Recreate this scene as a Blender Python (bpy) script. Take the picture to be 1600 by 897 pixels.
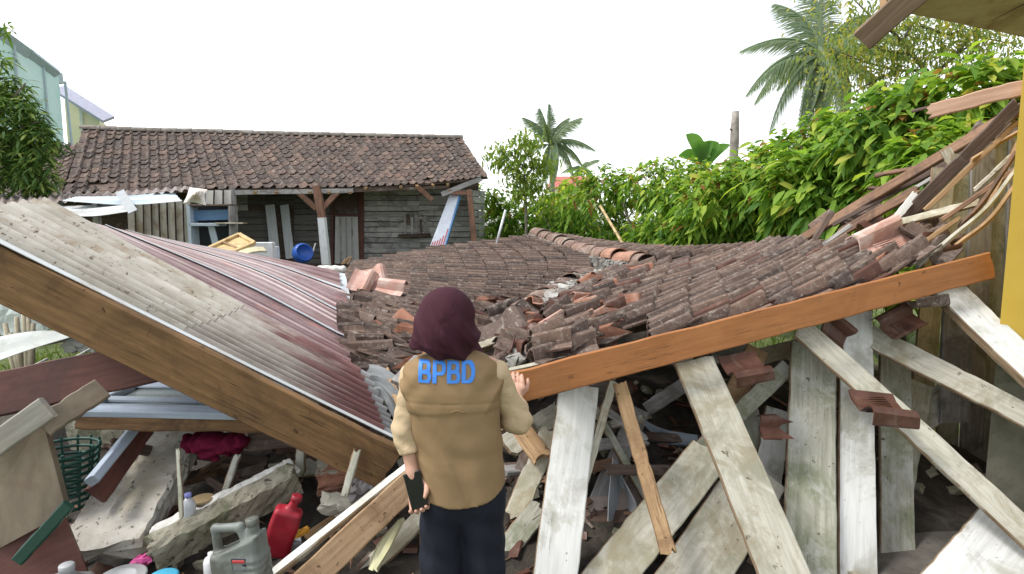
import bpy, math, random
import numpy as np
from mathutils import Vector, Matrix
from mathutils.bvhtree import BVHTree

for _o in list(bpy.data.objects):
    bpy.data.objects.remove(_o)
scene = bpy.context.scene
COL = scene.collection
rad = math.radians
rng = random.Random(7)
nrg = np.random.default_rng(7)

# ------------------------------------------------------------------ camera
CAM_H, PITCH, FPX = 1.8, rad(6.0), 900.0
cam_d = bpy.data.cameras.new('camera')
cam_d.sensor_width = 36.0
cam_d.lens = 36.0 * FPX / 1600.0
cam_d.clip_start, cam_d.clip_end = 0.05, 2000.0
cam = bpy.data.objects.new('camera', cam_d)
cam.location = (0, 0, CAM_H)
cam.rotation_euler = (rad(90) - PITCH, 0, 0)
COL.objects.link(cam)
scene.camera = cam

# ------------------------------------------------------------------ sky and sun (bright overcast)
SUN_EL, SUN_AZ = rad(55), rad(262)          # sun behind thin cloud, high on the left
world = bpy.data.worlds.new('World')
scene.world = world
world.use_nodes = True
wn = world.node_tree
wn.nodes.clear()
sky = wn.nodes.new('ShaderNodeTexSky')
sky.sky_type = 'NISHITA'
sky.sun_disc = False
sky.sun_elevation = SUN_EL
sky.sun_rotation = SUN_AZ
sky.air_density, sky.dust_density, sky.ozone_density = 1.0, 1.0, 1.0
hsv = wn.nodes.new('ShaderNodeHueSaturation')
hsv.inputs['Saturation'].default_value = 0.16     # cloud cover: nearly colourless
bgn = wn.nodes.new('ShaderNodeBackground')
bgn.inputs['Strength'].default_value = 0.15
wout = wn.nodes.new('ShaderNodeOutputWorld')
wn.links.new(sky.outputs[0], hsv.inputs['Color'])
wn.links.new(hsv.outputs[0], bgn.inputs['Color'])
wn.links.new(bgn.outputs[0], wout.inputs['Surface'])
sun_d = bpy.data.lights.new('sun', 'SUN')
sun_d.energy = 1.5
sun_d.angle = rad(14)
sun_d.color = (1.0, 0.96, 0.9)
sun = bpy.data.objects.new('sun', sun_d)
_sd = Vector((math.sin(SUN_AZ) * math.cos(SUN_EL), math.cos(SUN_AZ) * math.cos(SUN_EL), math.sin(SUN_EL)))
sun.rotation_euler = _sd.to_track_quat('Z', 'Y').to_euler()
COL.objects.link(sun)
vs = scene.view_settings
vs.view_transform = 'Standard'
vs.look = 'None'
vs.exposure = 1.22
vs.gamma = 1.0
vs.use_curve_mapping = False

# ------------------------------------------------------------------ helpers: positions
_cs, _sn = math.cos(PITCH), math.sin(PITCH)

def P(px, py, Y):
    """World point seen at photo pixel (1600x897) at world distance Y from the camera plane."""
    xc, yc = (px - 800.0) / FPX, (448.5 - py) / FPX
    dx, dy, dz = xc, yc * _sn + _cs, yc * _cs - _sn
    k = Y / dy
    return Vector((dx * k, Y, CAM_H + dz * k))

def PZ(px, py, z):
    """World point seen at a photo pixel, on the level plane of height z."""
    xc, yc = (px - 800.0) / FPX, (448.5 - py) / FPX
    dx, dy, dz = xc, yc * _sn + _cs, yc * _cs - _sn
    k = (z - CAM_H) / dz
    return Vector((dx * k, dy * k, z))

# ------------------------------------------------------------------ helpers: objects
def tag(o, label=None, cat=None, group=None, kind=None):
    if label: o['label'] = label
    if cat: o['category'] = cat
    if group: o['group'] = group
    if kind: o['kind'] = kind
    elif cat: o['kind'] = 'thing'
    return o

def link(name, me, mat=None, parent=None):
    o = bpy.data.objects.new(name, me)
    COL.objects.link(o)
    if mat is not None and me is not None and len(me.materials) == 0:
        me.materials.append(mat)
    if parent is not None:
        o.parent = parent
    return o

def empty(name, loc, label=None, cat=None, group=None):
    o = bpy.data.objects.new(name, None)
    o.location = loc
    o.empty_display_size = 0.1
    COL.objects.link(o)
    o['label'] = label; o['category'] = cat; o['kind'] = 'thing'
    if group: o['group'] = group
    return o

def adopt(o, root):
    """Parent o under an Empty that is only translated, keeping o's world place."""
    o.parent = root
    o.matrix_parent_inverse = Matrix.Translation(-Vector(root.location))
    return o

def mesh(name, verts, faces, mat=None, smooth=False):
    me = bpy.data.meshes.new(name)
    me.from_pydata([tuple(v) for v in verts], [], faces)
    if mat is not None: me.materials.append(mat)
    if smooth: me.polygons.foreach_set('use_smooth', [True] * len(me.polygons))
    me.update()
    return me

class MB:
    """Collects simple solids into one mesh."""
    def __init__(self): self.v, self.f = [], []
    def add(self, vs, fs):
        n = len(self.v)
        self.v += [tuple(p) for p in vs]
        self.f += [tuple(i + n for i in f) for f in fs]
        return self
    def box(self, c, s, M=None):
        x, y, z = s[0] / 2, s[1] / 2, s[2] / 2
        vs = [Vector((a * x, b * y, d * z)) for a in (-1, 1) for b in (-1, 1) for d in (-1, 1)]
        vs = [(M @ v if M else v) + Vector(c) for v in vs]
        return self.add(vs, [(0, 1, 3, 2), (4, 6, 7, 5), (0, 4, 5, 1), (2, 3, 7, 6), (0, 2, 6, 4), (1, 5, 7, 3)])
    def tube(self, pts, radii, n=6, cap=True):
        pts = [Vector(p) for p in pts]
        rings = []
        for i, p in enumerate(pts):
            t = (pts[min(i + 1, len(pts) - 1)] - pts[max(i - 1, 0)])
            t = t.normalized() if t.length > 1e-9 else Vector((0, 0, 1))
            a = t.cross(Vector((0, 0, 1)) if abs(t.z) < .9 else Vector((1, 0, 0))).normalized()
            b = t.cross(a)
            r = radii[i] if hasattr(radii, '__len__') else radii
            rings.append([p + (a * math.cos(k * 2 * math.pi / n) + b * math.sin(k * 2 * math.pi / n)) * r for k in range(n)])
        vs = [v for r in rings for v in r]
        fs = []
        for i in range(len(rings) - 1):
            for k in range(n):
                fs.append((i * n + k, i * n + (k + 1) % n, (i + 1) * n + (k + 1) % n, (i + 1) * n + k))
        if cap:
            fs.append(tuple(range(n))[::-1]); fs.append(tuple((len(rings) - 1) * n + k for k in range(n)))
        return self.add(vs, fs)
    def lathe(self, prof, n=16, c=(0, 0, 0)):
        vs, fs = [], []
        for (r, z) in prof:
            for k in range(n):
                a = 2 * math.pi * k / n
                vs.append((c[0] + r * math.cos(a), c[1] + r * math.sin(a), c[2] + z))
        for i in range(len(prof) - 1):
            for k in range(n):
                fs.append((i * n + k, i * n + (k + 1) % n, (i + 1) * n + (k + 1) % n, (i + 1) * n + k))
        fs.append(tuple(range(n))[::-1]); fs.append(tuple((len(prof) - 1) * n + k for k in range(n)))
        return self.add(vs, fs)
    def me(self, name, mat=None, smooth=False): return mesh(name, self.v, self.f, mat, smooth)
    def build(self, name, mat, parent=None, smooth=False): return link(name, self.me(name, mat, smooth), None, parent)

def frame(ax, hint):
    """Rotation whose X runs along ax and whose Z is as near to hint as it can be."""
    x = Vector(ax).normalized()
    z = Vector(hint); z = z - x * z.dot(x)
    if z.length < 1e-5: z = Vector((0, 0, 1)) - x * x.z
    z.normalize()
    y = z.cross(x)
    return Matrix((x, y, z)).transposed()

NF = Vector((0, -.75, .65))
def plank_mesh(name, L, w, t, mat, seed=0, bow=0.0, twist=0.0, jag=(0.0, 0.0), wob=.0025, seg=10, taper=0.0, edge=None):
    """A sawn board along X with chamfered, slightly uneven edges; jag is how ragged each end is."""
    r = random.Random(seed)
    c = min(.006, t * .22)
    hw, ht = w / 2, t / 2
    nx = 5
    top = [(-hw + c + (w - 2 * c) * i / nx, ht) for i in range(nx + 1)]
    bot = [(-y, -z) for y, z in top]
    ring = top + [(hw, ht - c), (hw, -ht + c)] + bot + [(-hw, -ht + c), (-hw, ht - c)]
    n = len(ring)
    vs, fs = [], []
    ph = r.random() * 6
    ej = []
    for e in range(2):
        prof = [0.0]
        for i in range(nx + 3): prof.append(r.uniform(0, jag[e]) if r.random() < .7 else r.uniform(0, jag[e]) * .3)
        ej.append(prof)
    for i in range(seg + 1):
        u = i / seg
        x0 = (u - .5) * L
        a = twist * (u - .5)
        dz = bow * (1 - (2 * u - 1) ** 2)
        sw = 1 - taper * u
        e1 = r.uniform(-1, 1) * wob - (r.uniform(.001, .005) if wob >= .0018 and r.random() < .14 else 0)
        e2 = r.uniform(-1, 1) * wob + (r.uniform(.001, .005) if wob >= .0018 and r.random() < .14 else 0)
        for k, (y, z) in enumerate(ring):
            yy = y * sw + (e1 if y > hw * .8 else e2 if y < -hw * .8 else 0)
            xx = x0
            kk = int((y + hw) / w * (nx + 1.99)) + 1
            if i == 0: xx += ej[0][min(kk, nx + 2)]
            if i == seg: xx -= ej[1][min(kk, nx + 2)]
            zz = z
            vs.append((xx, yy * math.cos(a) - zz * math.sin(a), yy * math.sin(a) + zz * math.cos(a) + dz))
    for i in range(seg):
        for k in range(n):
            k2 = (k + 1) % n
            fs.append((i * n + k, (i + 1) * n + k, (i + 1) * n + k2, i * n + k2))
    # end caps as strips between the two broad faces
    for base, flip in ((0, False), (seg * n, True)):
        m = nx + 1
        for k in range(nx):
            q = [base + k, base + k + 1, base + (2 * m + 2) - 1 - (k + 1), base + (2 * m + 2) - 1 - k]
            fs.append(tuple(q if flip else q[::-1]))
        q = [base + nx, base + m, base + m + 1, base + m + 2]
        fs.append(tuple(q if flip else q[::-1]))
        q = [base + 2 * m + 1, base + 2 * m + 2, base + 2 * m + 3, base]
        fs.append(tuple(q if flip else q[::-1]))
    me = mesh(name, vs, fs, mat)
    if edge is None and mat.name in EDGED: edge = W['rawedge']
    if edge is not None:
        me.materials.append(edge)
        m = nx + 1
        side = {m - 1, m, m + 1, 2 * m + 1, 2 * m + 2, 2 * m + 3}
        idx = [1 if (k % n) in side and (k % n) not in (m - 1, 2 * m + 1) else 0 for k in range(seg * n)] + [1] * (len(fs) - seg * n)
        me.polygons.foreach_set('material_index', idx)
    return me

EDGED = ('pale_painted_wood', 'white_painted_wood', 'green_grey_weathered_wood')
def plank(name, p0, p1, w, t, mat, hint=NF, parent=None, **kw):
    p0, p1 = Vector(p0), Vector(p1)
    kw.setdefault('seed', int(abs(p0.x * 977 + p0.z * 331 + p1.x * 131) * 100) % 99991)
    me = plank_mesh(name, (p1 - p0).length, w, t, mat, **kw)
    o = link(name, me)
    o.matrix_world = Matrix.Translation((p0 + p1) / 2) @ frame(p1 - p0, hint).to_4x4()
    if parent is not None: adopt(o, parent)
    return o

def boxo(name, c, s, mat, R=None, parent=None):
    """A box with softened edges, as its own object."""
    me = plank_mesh(name, s[0], s[1], s[2], mat, seg=2, wob=0)
    o = link(name, me)
    o.matrix_world = Matrix.Translation(Vector(c)) @ (R.to_4x4() if R is not None else Matrix.Identity(4))
    if parent is not None: adopt(o, parent)
    return o

# ------------------------------------------------------------------ helpers: curved patches
class Patch:
    """Smooth surface through a grid of control points [row v][column u]."""
    def __init__(self, rows): self.g = np.array([[tuple(p) for p in r] for r in rows])
    @staticmethod
    def _cr(pts, t):
        n = len(pts) - 1
        if n == 0: return pts[0]
        i = min(int(t * n), n - 1) if t < 1 else n - 1
        i = max(i, 0)
        f = t * n - i
        p1, p2 = pts[i], pts[i + 1]
        p0 = pts[i - 1] if i > 0 else 2 * p1 - p2
        p3 = pts[i + 2] if i + 2 <= n else 2 * p2 - p1
        return .5 * ((2 * p1) + (-p0 + p2) * f + (2 * p0 - 5 * p1 + 4 * p2 - p3) * f * f + (-p0 + 3 * p1 - 3 * p2 + p3) * f ** 3)
    def at(self, u, v):
        return Vector(self._cr(np.array([self._cr(r, u) for r in self.g]), v))
    def frame(self, u, v, e=.01):
        p = self.at(u, v)
        du = (self.at(u + e, v) - self.at(u - e, v)) / (2 * e)
        dv = (self.at(u, v + e) - self.at(u, v - e)) / (2 * e)
        return p, du, dv

def surface_nets(f, lo, hi, h, n=None):
    """Mesh of the zero level of a vectorised distance function."""
    lo, hi = np.array(lo, float), np.array(hi, float)
    n = np.ceil((hi - lo) / h).astype(int) + 1 if n is None else n
    ax = [lo[i] + h * np.arange(n[i]) for i in range(3)]
    X, Y, Z = np.meshgrid(*ax, indexing='ij')
    D = f(X, Y, Z)
    S = D < 0
    c = np.zeros(tuple(n - 1), int)
    for a in (0, 1):
        for b in (0, 1):
            for d in (0, 1):
                c += S[a:n[0] - 1 + a, b:n[1] - 1 + b, d:n[2] - 1 + d]
    act = (c > 0) & (c < 8)
    idx = -np.ones(act.shape, int)
    ijk = np.argwhere(act)
    idx[act] = np.arange(len(ijk))
    acc = np.zeros((len(ijk), 3)); cnt = np.zeros(len(ijk))
    for axis in range(3):
        o1, o2 = [k for k in range(3) if k != axis]
        for a in (0, 1):
            for b in (0, 1):
                s = np.zeros(3, int); s[o1] = a; s[o2] = b
                e = s.copy(); e[axis] = 1
                p = ijk + s; q = ijk + e
                d0 = D[p[:, 0], p[:, 1], p[:, 2]]; d1 = D[q[:, 0], q[:, 1], q[:, 2]]
                m = (d0 < 0) != (d1 < 0)
                t = np.where(m, d0 / np.where(m, d0 - d1, 1), 0)
                pt = p.astype(float); pt[:, axis] += t
                acc[m] += pt[m]; cnt[m] += 1
    V = lo + h * acc / np.maximum(cnt, 1)[:, None]
    F = []
    for axis in range(3):
        o1, o2 = (axis + 1) % 3, (axis + 2) % 3
        sl0 = [slice(None)] * 3; sl1 = [slice(None)] * 3
        sl0[axis] = slice(0, n[axis] - 1); sl1[axis] = slice(1, n[axis])
        a, b = S[tuple(sl0)], S[tuple(sl1)]
        e = np.argwhere(a != b)
        inside = a[e[:, 0], e[:, 1], e[:, 2]]
        ok = (e[:, o1] > 0) & (e[:, o2] > 0) & (e[:, o1] < n[o1] - 1) & (e[:, o2] < n[o2] - 1)
        e, inside = e[ok], inside[ok]
        def cell(d1, d2):
            q = e.copy(); q[:, o1] += d1; q[:, o2] += d2
            return idx[q[:, 0], q[:, 1], q[:, 2]]
        q = np.stack([cell(-1, -1), cell(0, -1), cell(0, 0), cell(-1, 0)], 1)
        q[~inside] = q[~inside][:, ::-1]
        F.append(q)
    return V, np.concatenate(F)

def sdf_obj(name, f, lo, hi, h, mat, parent=None):
    V, F = surface_nets(f, lo, hi, h)
    me = bpy.data.meshes.new(name)
    me.from_pydata(V.tolist(), [], F.tolist())
    me.polygons.foreach_set('use_smooth', [True] * len(me.polygons))
    me.materials.append(mat)
    me.update()
    o = link(name, me)
    if parent is not None: adopt(o, parent)
    return o

def smin(a, b, k):
    h = np.clip(.5 + .5 * (b - a) / k, 0, 1)
    return b + (a - b) * h - k * h * (1 - h)

def s_cone(X, Y, Z, a, b, ra, rb):
    a, b = np.array(a, float), np.array(b, float)
    d = b - a
    t = np.clip(((X - a[0]) * d[0] + (Y - a[1]) * d[1] + (Z - a[2]) * d[2]) / max(d.dot(d), 1e-9), 0, 1)
    return np.sqrt((X - a[0] - d[0] * t) ** 2 + (Y - a[1] - d[1] * t) ** 2 + (Z - a[2] - d[2] * t) ** 2) - (ra + (rb - ra) * t)

def s_ell(X, Y, Z, c, r):
    k0 = np.sqrt(((X - c[0]) / r[0]) ** 2 + ((Y - c[1]) / r[1]) ** 2 + ((Z - c[2]) / r[2]) ** 2)
    k1 = np.sqrt(((X - c[0]) / r[0] ** 2) ** 2 + ((Y - c[1]) / r[1] ** 2) ** 2 + ((Z - c[2]) / r[2] ** 2) ** 2)
    return k0 * (k0 - 1) / np.maximum(k1, 1e-6)

def s_box(X, Y, Z, c, s, r):
    qx, qy, qz = np.abs(X - c[0]) - s[0] + r, np.abs(Y - c[1]) - s[1] + r, np.abs(Z - c[2]) - s[2] + r
    return np.sqrt(np.maximum(qx, 0) ** 2 + np.maximum(qy, 0) ** 2 + np.maximum(qz, 0) ** 2) + np.minimum(np.maximum(qx, np.maximum(qy, qz)), 0) - r

# ------------------------------------------------------------------ helpers: materials
class Mat:
    def __init__(self, name, rough=.8):
        self.m = bpy.data.materials.new(name)
        self.m.use_nodes = True
        self.t = self.m.node_tree
        self.b = self.t.nodes['Principled BSDF']
        self.b.inputs['Roughness'].default_value = rough
        self.b.inputs['Specular IOR Level'].default_value = .3
        self._co = None
    def n(self, t, **kw):
        nd = self.t.nodes.new(t)
        for k, v in kw.items(): setattr(nd, k, v)
        return nd
    def l(self, a, b): self.t.links.new(a, b)
    def coord(self, stretch=(1, 1, 1), kind='Object', rand=True):
        tc = self.n('ShaderNodeTexCoord')
        mp = self.n('ShaderNodeMapping')
        mp.inputs['Scale'].default_value = stretch
        src = tc.outputs[kind]
        if rand:
            oi = self.n('ShaderNodeObjectInfo')
            mu = self.n('ShaderNodeMath', operation='MULTIPLY'); mu.inputs[1].default_value = 37.0
            self.l(oi.outputs['Random'], mu.inputs[0])
            ad = self.n('ShaderNodeVectorMath', operation='ADD')
            self.l(src, ad.inputs[0]); self.l(mu.outputs[0], ad.inputs[1])
            src = ad.outputs[0]
        self.l(src, mp.inputs['Vector'])
        return mp.outputs[0]
    def noise(self, co, scale, detail=5, rough=.6, dist=0):
        nz = self.n('ShaderNodeTexNoise')
        nz.inputs['Scale'].default_value = scale
        nz.inputs['Detail'].default_value = detail
        nz.inputs['Roughness'].default_value = rough
        nz.inputs['Distortion'].default_value = dist
        self.l(co, nz.inputs['Vector'])
        return nz.outputs['Fac']
    def ramp(self, fac, stops):
        r = self.n('ShaderNodeValToRGB')
        el = r.color_ramp.elements
        while len(el) < len(stops): el.new(.5)
        for e, (p, c) in zip(el, stops):
            e.position = p
            e.color = (c[0], c[1], c[2], 1) if hasattr(c, '__len__') else (c, c, c, 1)
        self.l(fac, r.inputs[0])
        return r.outputs[0]
    def mix(self, fac, a, b, mode='MIX'):
        m = self.n('ShaderNodeMix', data_type='RGBA', blend_type=mode)
        if isinstance(fac, (int, float)): m.inputs[0].default_value = fac
        else: self.l(fac, m.inputs[0])
        for s, v in ((m.inputs[6], a), (m.inputs[7], b)):
            if hasattr(v, '__len__'): s.default_value = (v[0], v[1], v[2], 1)
            else: self.l(v, s)
        return m.outputs[2]
    def rand(self):
        """0..1, another value for each object or, in a joined mesh, for each piece."""
        oi = self.n('ShaderNodeObjectInfo')
        at = self.n('ShaderNodeAttribute', attribute_name='rnd')
        ad = self.n('ShaderNodeMath', operation='ADD')
        fr = self.n('ShaderNodeMath', operation='FRACT')
        self.l(oi.outputs['Random'], ad.inputs[0]); self.l(at.outputs['Fac'], ad.inputs[1]); self.l(ad.outputs[0], fr.inputs[0])
        return fr.outputs[0]
    def bump(self, h, strength=.3, dist=.01):
        bp = self.n('ShaderNodeBump')
        bp.inputs['Strength'].default_value = strength
        bp.inputs['Distance'].default_value = dist
        self.l(h, bp.inputs['Height'])
        self.l(bp.outputs[0], self.b.inputs['Normal'])
    def color(self, c):
        if hasattr(c, '__len__'): self.b.inputs['Base Color'].default_value = (c[0], c[1], c[2], 1)
        else: self.l(c, self.b.inputs['Base Color'])
        return self.m

def surf(name, c1, c2, scale=6, stretch=(1, 1, 1), blotch=None, speck=None, rough=.8, bump=.25, tint=0, metal=0, bdist=.004, spec=.3, lo=.35, hi=.68, blotch2=None, crack=0):
    """Grain between c1 and c2, with optional large stains (colour, amount, scale) and small dark specks."""
    M = Mat(name, rough)
    co = M.coord(stretch)
    co1 = M.coord((1, 1, 1))
    g = M.noise(co, scale, 6, .65)
    c = M.ramp(g, [(lo, c1), (hi, c2)])
    for bl, sd in ((blotch, 1.0), (blotch2, 1.7)):
        if bl:
            f = M.ramp(M.noise(co1, bl[2] * sd, 5, .7, .6), [(.62 - bl[1] * .35, 0), (.72 - bl[1] * .25, 1)])
            f2 = M.n('ShaderNodeMath', operation='MULTIPLY'); f2.inputs[1].default_value = .8
            M.l(f, f2.inputs[0])
            c = M.mix(f2.outputs[0], c, bl[0])
    if speck:
        f = M.ramp(M.noise(co1, speck[2], 3, .75), [(.66 - speck[1] * .2, 0), (.72 - speck[1] * .2, 1)])
        c = M.mix(f, c, speck[0])
    if crack:
        f = M.ramp(M.noise(M.coord((.5, 26, 26)), 1.7, 3, .55, .3), [(.5 - .012 * crack, 0), (.5 - .004 * crack, 1), (.5 + .004 * crack, 1), (.5 + .012 * crack, 0)])
        f3 = M.ramp(M.noise(co1, 3.5, 3, .6), [(.48, 0), (.6, .85)])
        fm = M.n('ShaderNodeMath', operation='MULTIPLY'); M.l(f, fm.inputs[0]); M.l(f3, fm.inputs[1])
        c = M.mix(fm.outputs[0], c, tuple(x * .22 for x in c1))
    if tint:
        r = M.rand()
        c = M.mix(1.0, c, M.ramp(r, [(0, 1 - tint), (1, 1 + tint * .6)]), 'MULTIPLY')
    M.color(c)
    if bump: M.bump(g, bump, bdist)
    M.b.inputs['Metallic'].default_value = metal
    M.b.inputs['Specular IOR Level'].default_value = spec
    return M.m

def plain(name, c, rough=.5, spec=.4, metal=0, var=.12, scale=9):
    M = Mat(name, rough)
    co = M.coord()
    g = M.noise(co, scale, 5, .65)
    M.color(M.ramp(g, [(.3, tuple(x * (1 - var) for x in c)), (.7, tuple(min(1, x * (1 + var)) for x in c))]))
    M.b.inputs['Specular IOR Level'].default_value = spec
    M.b.inputs['Metallic'].default_value = metal
    return M.m

def cloth(name, c, rough=.85, var=.1, scale=13, strength=.55, dist=.02, stretch=(1, 1, .6)):
    """Woven cloth with soft creases and a fine weave."""
    M = Mat(name, rough)
    co = M.coord(stretch, rand=False)
    g = M.noise(co, 5, 5, .6)
    M.color(M.ramp(g, [(.3, tuple(x * (1 - var) for x in c)), (.7, tuple(x * (1 + var) for x in c))]))
    rd = M.noise(co, scale, 2, .45, .5)
    nz = M.noise(M.coord((1, 1, 1), rand=False), 380, 2)
    ad = M.n('ShaderNodeMath', operation='MULTIPLY_ADD'); ad.inputs[1].default_value = .012
    M.l(nz, ad.inputs[0]); M.l(rd, ad.inputs[2])
    M.bump(ad.outputs[0], strength, dist)
    M.b.inputs['Specular IOR Level'].default_value = .15
    return M.m

WX = (1.2, 16, 16)
W = {}
W['pale'] = surf('pale_painted_wood', (.42, .40, .325), (.60, .58, .50), 3, WX, blotch=((.26, .255, .18), .36, 3.2), speck=((.12, .10, .07), -.02, 17), blotch2=((.30, .26, .17), .38, 2.2), tint=.26, crack=.5)
W['white'] = surf('white_painted_wood', (.55, .555, .53), (.70, .705, .685), 3, WX, blotch=((.34, .33, .27), .38, 3), speck=((.16, .13, .1), -.05, 14), tint=.12, crack=.4)
W['greengrey'] = surf('green_grey_weathered_wood', (.27, .265, .21), (.44, .435, .365), 3, WX, blotch=((.18, .2, .12), .45, 3), speck=((.08, .07, .05), .02, 19), blotch2=((.46, .46, .42), .35, 3), tint=.25, crack=.6)
W['grey'] = surf('grey_weathered_wood', (.24, .23, .22), (.42, .41, .40), 3, WX, blotch=((.14, .13, .12), .4, 3), tint=.2)
W['tan'] = surf('bare_tan_wood', (.28, .175, .09), (.42, .28, .155), 3.2, WX, blotch=((.22, .13, .07), .35, 4), speck=((.1, .06, .03), .12, 30), tint=.2, crack=1)
W['orange'] = surf('orange_stained_board', (.29, .115, .038), (.38, .16, .056), 2.2, (1.5, 20, 20), blotch=((.28, .11, .035), .25, 1.8), speck=((.1, .05, .02), .0, 9), bump=.3, rough=.65, crack=.7, blotch2=((.27, .12, .045), .2, 5))
W['ochre'] = surf('ochre_brown_weathered_beam', (.13, .072, .032), (.24, .138, .062), 2.2, (1.3, 18, 18), blotch=((.10, .055, .026), .45, 2.2), speck=((.07, .04, .02), .08, 14), bump=.4, crack=1.3)
W['brown'] = surf('brown_rafter_wood', (.15, .085, .05), (.28, .17, .11), 3.2, WX, blotch=((.09, .06, .05), .4, 4), tint=.25)
W['darkbrown'] = surf('dark_brown_wood', (.065, .045, .035), (.15, .105, .085), 3.2, WX, blotch=((.2, .18, .16), .25, 5), tint=.2)
W['redbrown'] = surf('red_brown_painted_board', (.085, .032, .025), (.14, .055, .042), 3, (1.4, 12, 12), blotch=((.06, .03, .025), .35, 2), rough=.55)
W['ply'] = surf('old_plywood', (.42, .30, .14), (.6, .46, .24), 2.4, (1, 8, 8), blotch=((.25, .14, .06), .3, 2.5), rough=.7)
W['soffit'] = surf('stained_soffit_board', (.34, .27, .13), (.48, .4, .2), 2, (1, 5, 5), blotch=((.2, .12, .04), .35, 2.2), rough=.8)
W['concrete'] = surf('cracked_concrete', (.30, .285, .25), (.46, .44, .40), 7, (1, 1, 1), blotch=((.30, .27, .2), .4, 3), speck=((.1, .09, .07), .3, 26), bump=.5, bdist=.01)
W['mossy'] = surf('mossy_concrete', (.19, .175, .13), (.36, .34, .27), 7, (1, 1, 1), blotch=((.09, .10, .05), .3, 6), speck=((.06, .05, .04), .35, 24), bump=.6, bdist=.012)
W['mortar'] = surf('grey_lime_mortar', (.15, .145, .13), (.34, .33, .30), 9, (1, 1, 1), blotch=((.12, .09, .07), .4, 6), bump=.8, bdist=.02)
W['asbestos'] = surf('old_fibre_cement', (.30, .275, .23), (.47, .45, .40), 4, (1, 1.6, 1.6), blotch=((.24, .18, .12), .28, 2.2), speck=((.13, .1, .075), .3, 26), bump=.2)
W['rawedge'] = surf('raw_board_edge', (.13, .085, .05), (.3, .22, .14), 3, WX, blotch=((.33, .31, .26), .3, 5), tint=.2)
W['dkgrey'] = plain('dark_earth_stain', (.05, .045, .04), .95, .1)
# ================================================================== the ground
def grid_mesh(name, x0, x1, y0, y1, nx, ny, zf, mat):
    vs, fs = [], []
    for j in range(ny + 1):
        for i in range(nx + 1):
            x, y = x0 + (x1 - x0) * i / nx, y0 + (y1 - y0) * j / ny
            vs.append((x, y, zf(x, y)))
    for j in range(ny):
        for i in range(nx):
            a = j * (nx + 1) + i
            fs.append((a, a + 1, a + nx + 2, a + nx + 1))
    return mesh(name, vs, fs, mat, True)

def ground_mat():
    M = Mat('grass_and_earth', .95)
    co = M.coord((1, 1, 1), rand=False)
    c = M.ramp(M.noise(co, 2.2, 6, .7), [(.35, (.06, .085, .02)), (.55, (.11, .14, .045)), (.72, (.2, .17, .1))])
    M.bump(M.noise(co, 14, 5), .8, .05)
    return M.color(c)
MG = ground_mat()
tag(link('ground', mesh('ground', [(-900, -60, -.02), (900, -60, -.02), (900, 1500, -.02), (-900, 1500, -.02)], [(0, 1, 2, 3)], MG)), kind='structure')
W['earth'] = surf('rubble_earth', (.02, .017, .014), (.06, .05, .04), 6, blotch=((.085, .075, .062), .25, 3), speck=((.03, .025, .02), .3, 22), bump=.9, bdist=.04, rough=.95)  # earth colour darkened so the hollow under the slopes looks shaded
W['slab'] = surf('worn_concrete_floor', (.10, .09, .078), (.185, .17, .15), 3.5, blotch=((.065, .058, .05), .45, 1.6), speck=((.05, .045, .04), .2, 20), bump=.3, rough=.85)

def bump2(x, y, s): return math.sin(x * 2.3 * s + 1.3 * math.sin(y * 1.7 * s)) * math.cos(y * 2.9 * s + x * s)
def mound_z(x, y):
    z = 0.0
    for cx, cy, rx, ry, h in ((-.9, 5.2, 1.6, 2.0, .62), (.8, 4.6, 1.4, 1.3, .55), (2.2, 4.8, 1.0, 1.2, .5), (-1.4, 8.6, 1.6, 2.6, .95), (.3, 8.2, 2.0, 2.2, .8), (-2.9, 6.0, 1.3, 2.0, .6), (-3.6, 9.6, 1.8, 1.6, .95), (-.9, 3.3, .9, .5, .22), (-1.25, 2.3, .8, .4, .17)):
        q = ((x - cx) / rx) ** 2 + ((y - cy) / ry) ** 2
        z = max(z, h * math.exp(-q * .9)) + .15 * h * math.exp(-q)
    z = min(z, 1.0)
    return .004 + z * (1 + .13 * bump2(x, y, 1.5)) + .035 * max(0, bump2(x, y, 4)) * min(1, z * 3 + .25)
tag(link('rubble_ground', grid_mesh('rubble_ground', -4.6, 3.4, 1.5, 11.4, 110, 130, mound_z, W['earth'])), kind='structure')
tag(link('floor_slab', grid_mesh('floor_slab', 1.35, 4.6, 2.2, 4.6, 40, 30, lambda x, y: .09 + .004 * bump2(x, y, 2), W['slab'])), kind='structure')

# ================================================================== clay tiles
def tile_mat(name, cols, lichen=.35, orange=.0):
    M = Mat(name, .85)
    co = M.coord((1, 1, 1))
    r = M.rand()
    n = len(cols)
    base = M.ramp(r, [(i / max(1, n - 1), c) for i, c in enumerate(cols)])
    g = M.noise(co, 26, 5, .7)
    c = M.mix(1.0, base, M.ramp(g, [(.3, .62), (.7, 1.3)]), 'MULTIPLY')
    f = M.ramp(M.noise(co, 13, 6, .75, .8), [(.60 - lichen * .2, 0), (.70 - lichen * .12, .75)])
    c = M.mix(f, c, (.27, .235, .2))
    f = M.ramp(M.noise(co, 46, 2, .5), [(.67, 0), (.73, .8)])
    c = M.mix(f, c, (.36, .33, .29))
    M.bump(g, .35, .004)
    return M.color(c)
T = {}
T['dark'] = tile_mat('weathered_dark_clay', [(.08, .057, .047), (.12, .083, .066), (.066, .049, .043), (.15, .099, .076), (.098, .072, .061), (.17, .118, .093)], .3)
T['house'] = tile_mat('lichen_brown_clay', [(.047, .035, .031), (.07, .049, .042), (.095, .063, .051), (.056, .043, .038), (.135, .087, .067), (.064, .049, .043)], .4)
T['rust'] = surf('bare_red_clay', (.21, .09, .055), (.32, .16, .105), 7, blotch=((.32, .23, .19), .35, 5), speck=((.2, .09, .05), .2, 20), rough=.85)
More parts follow.
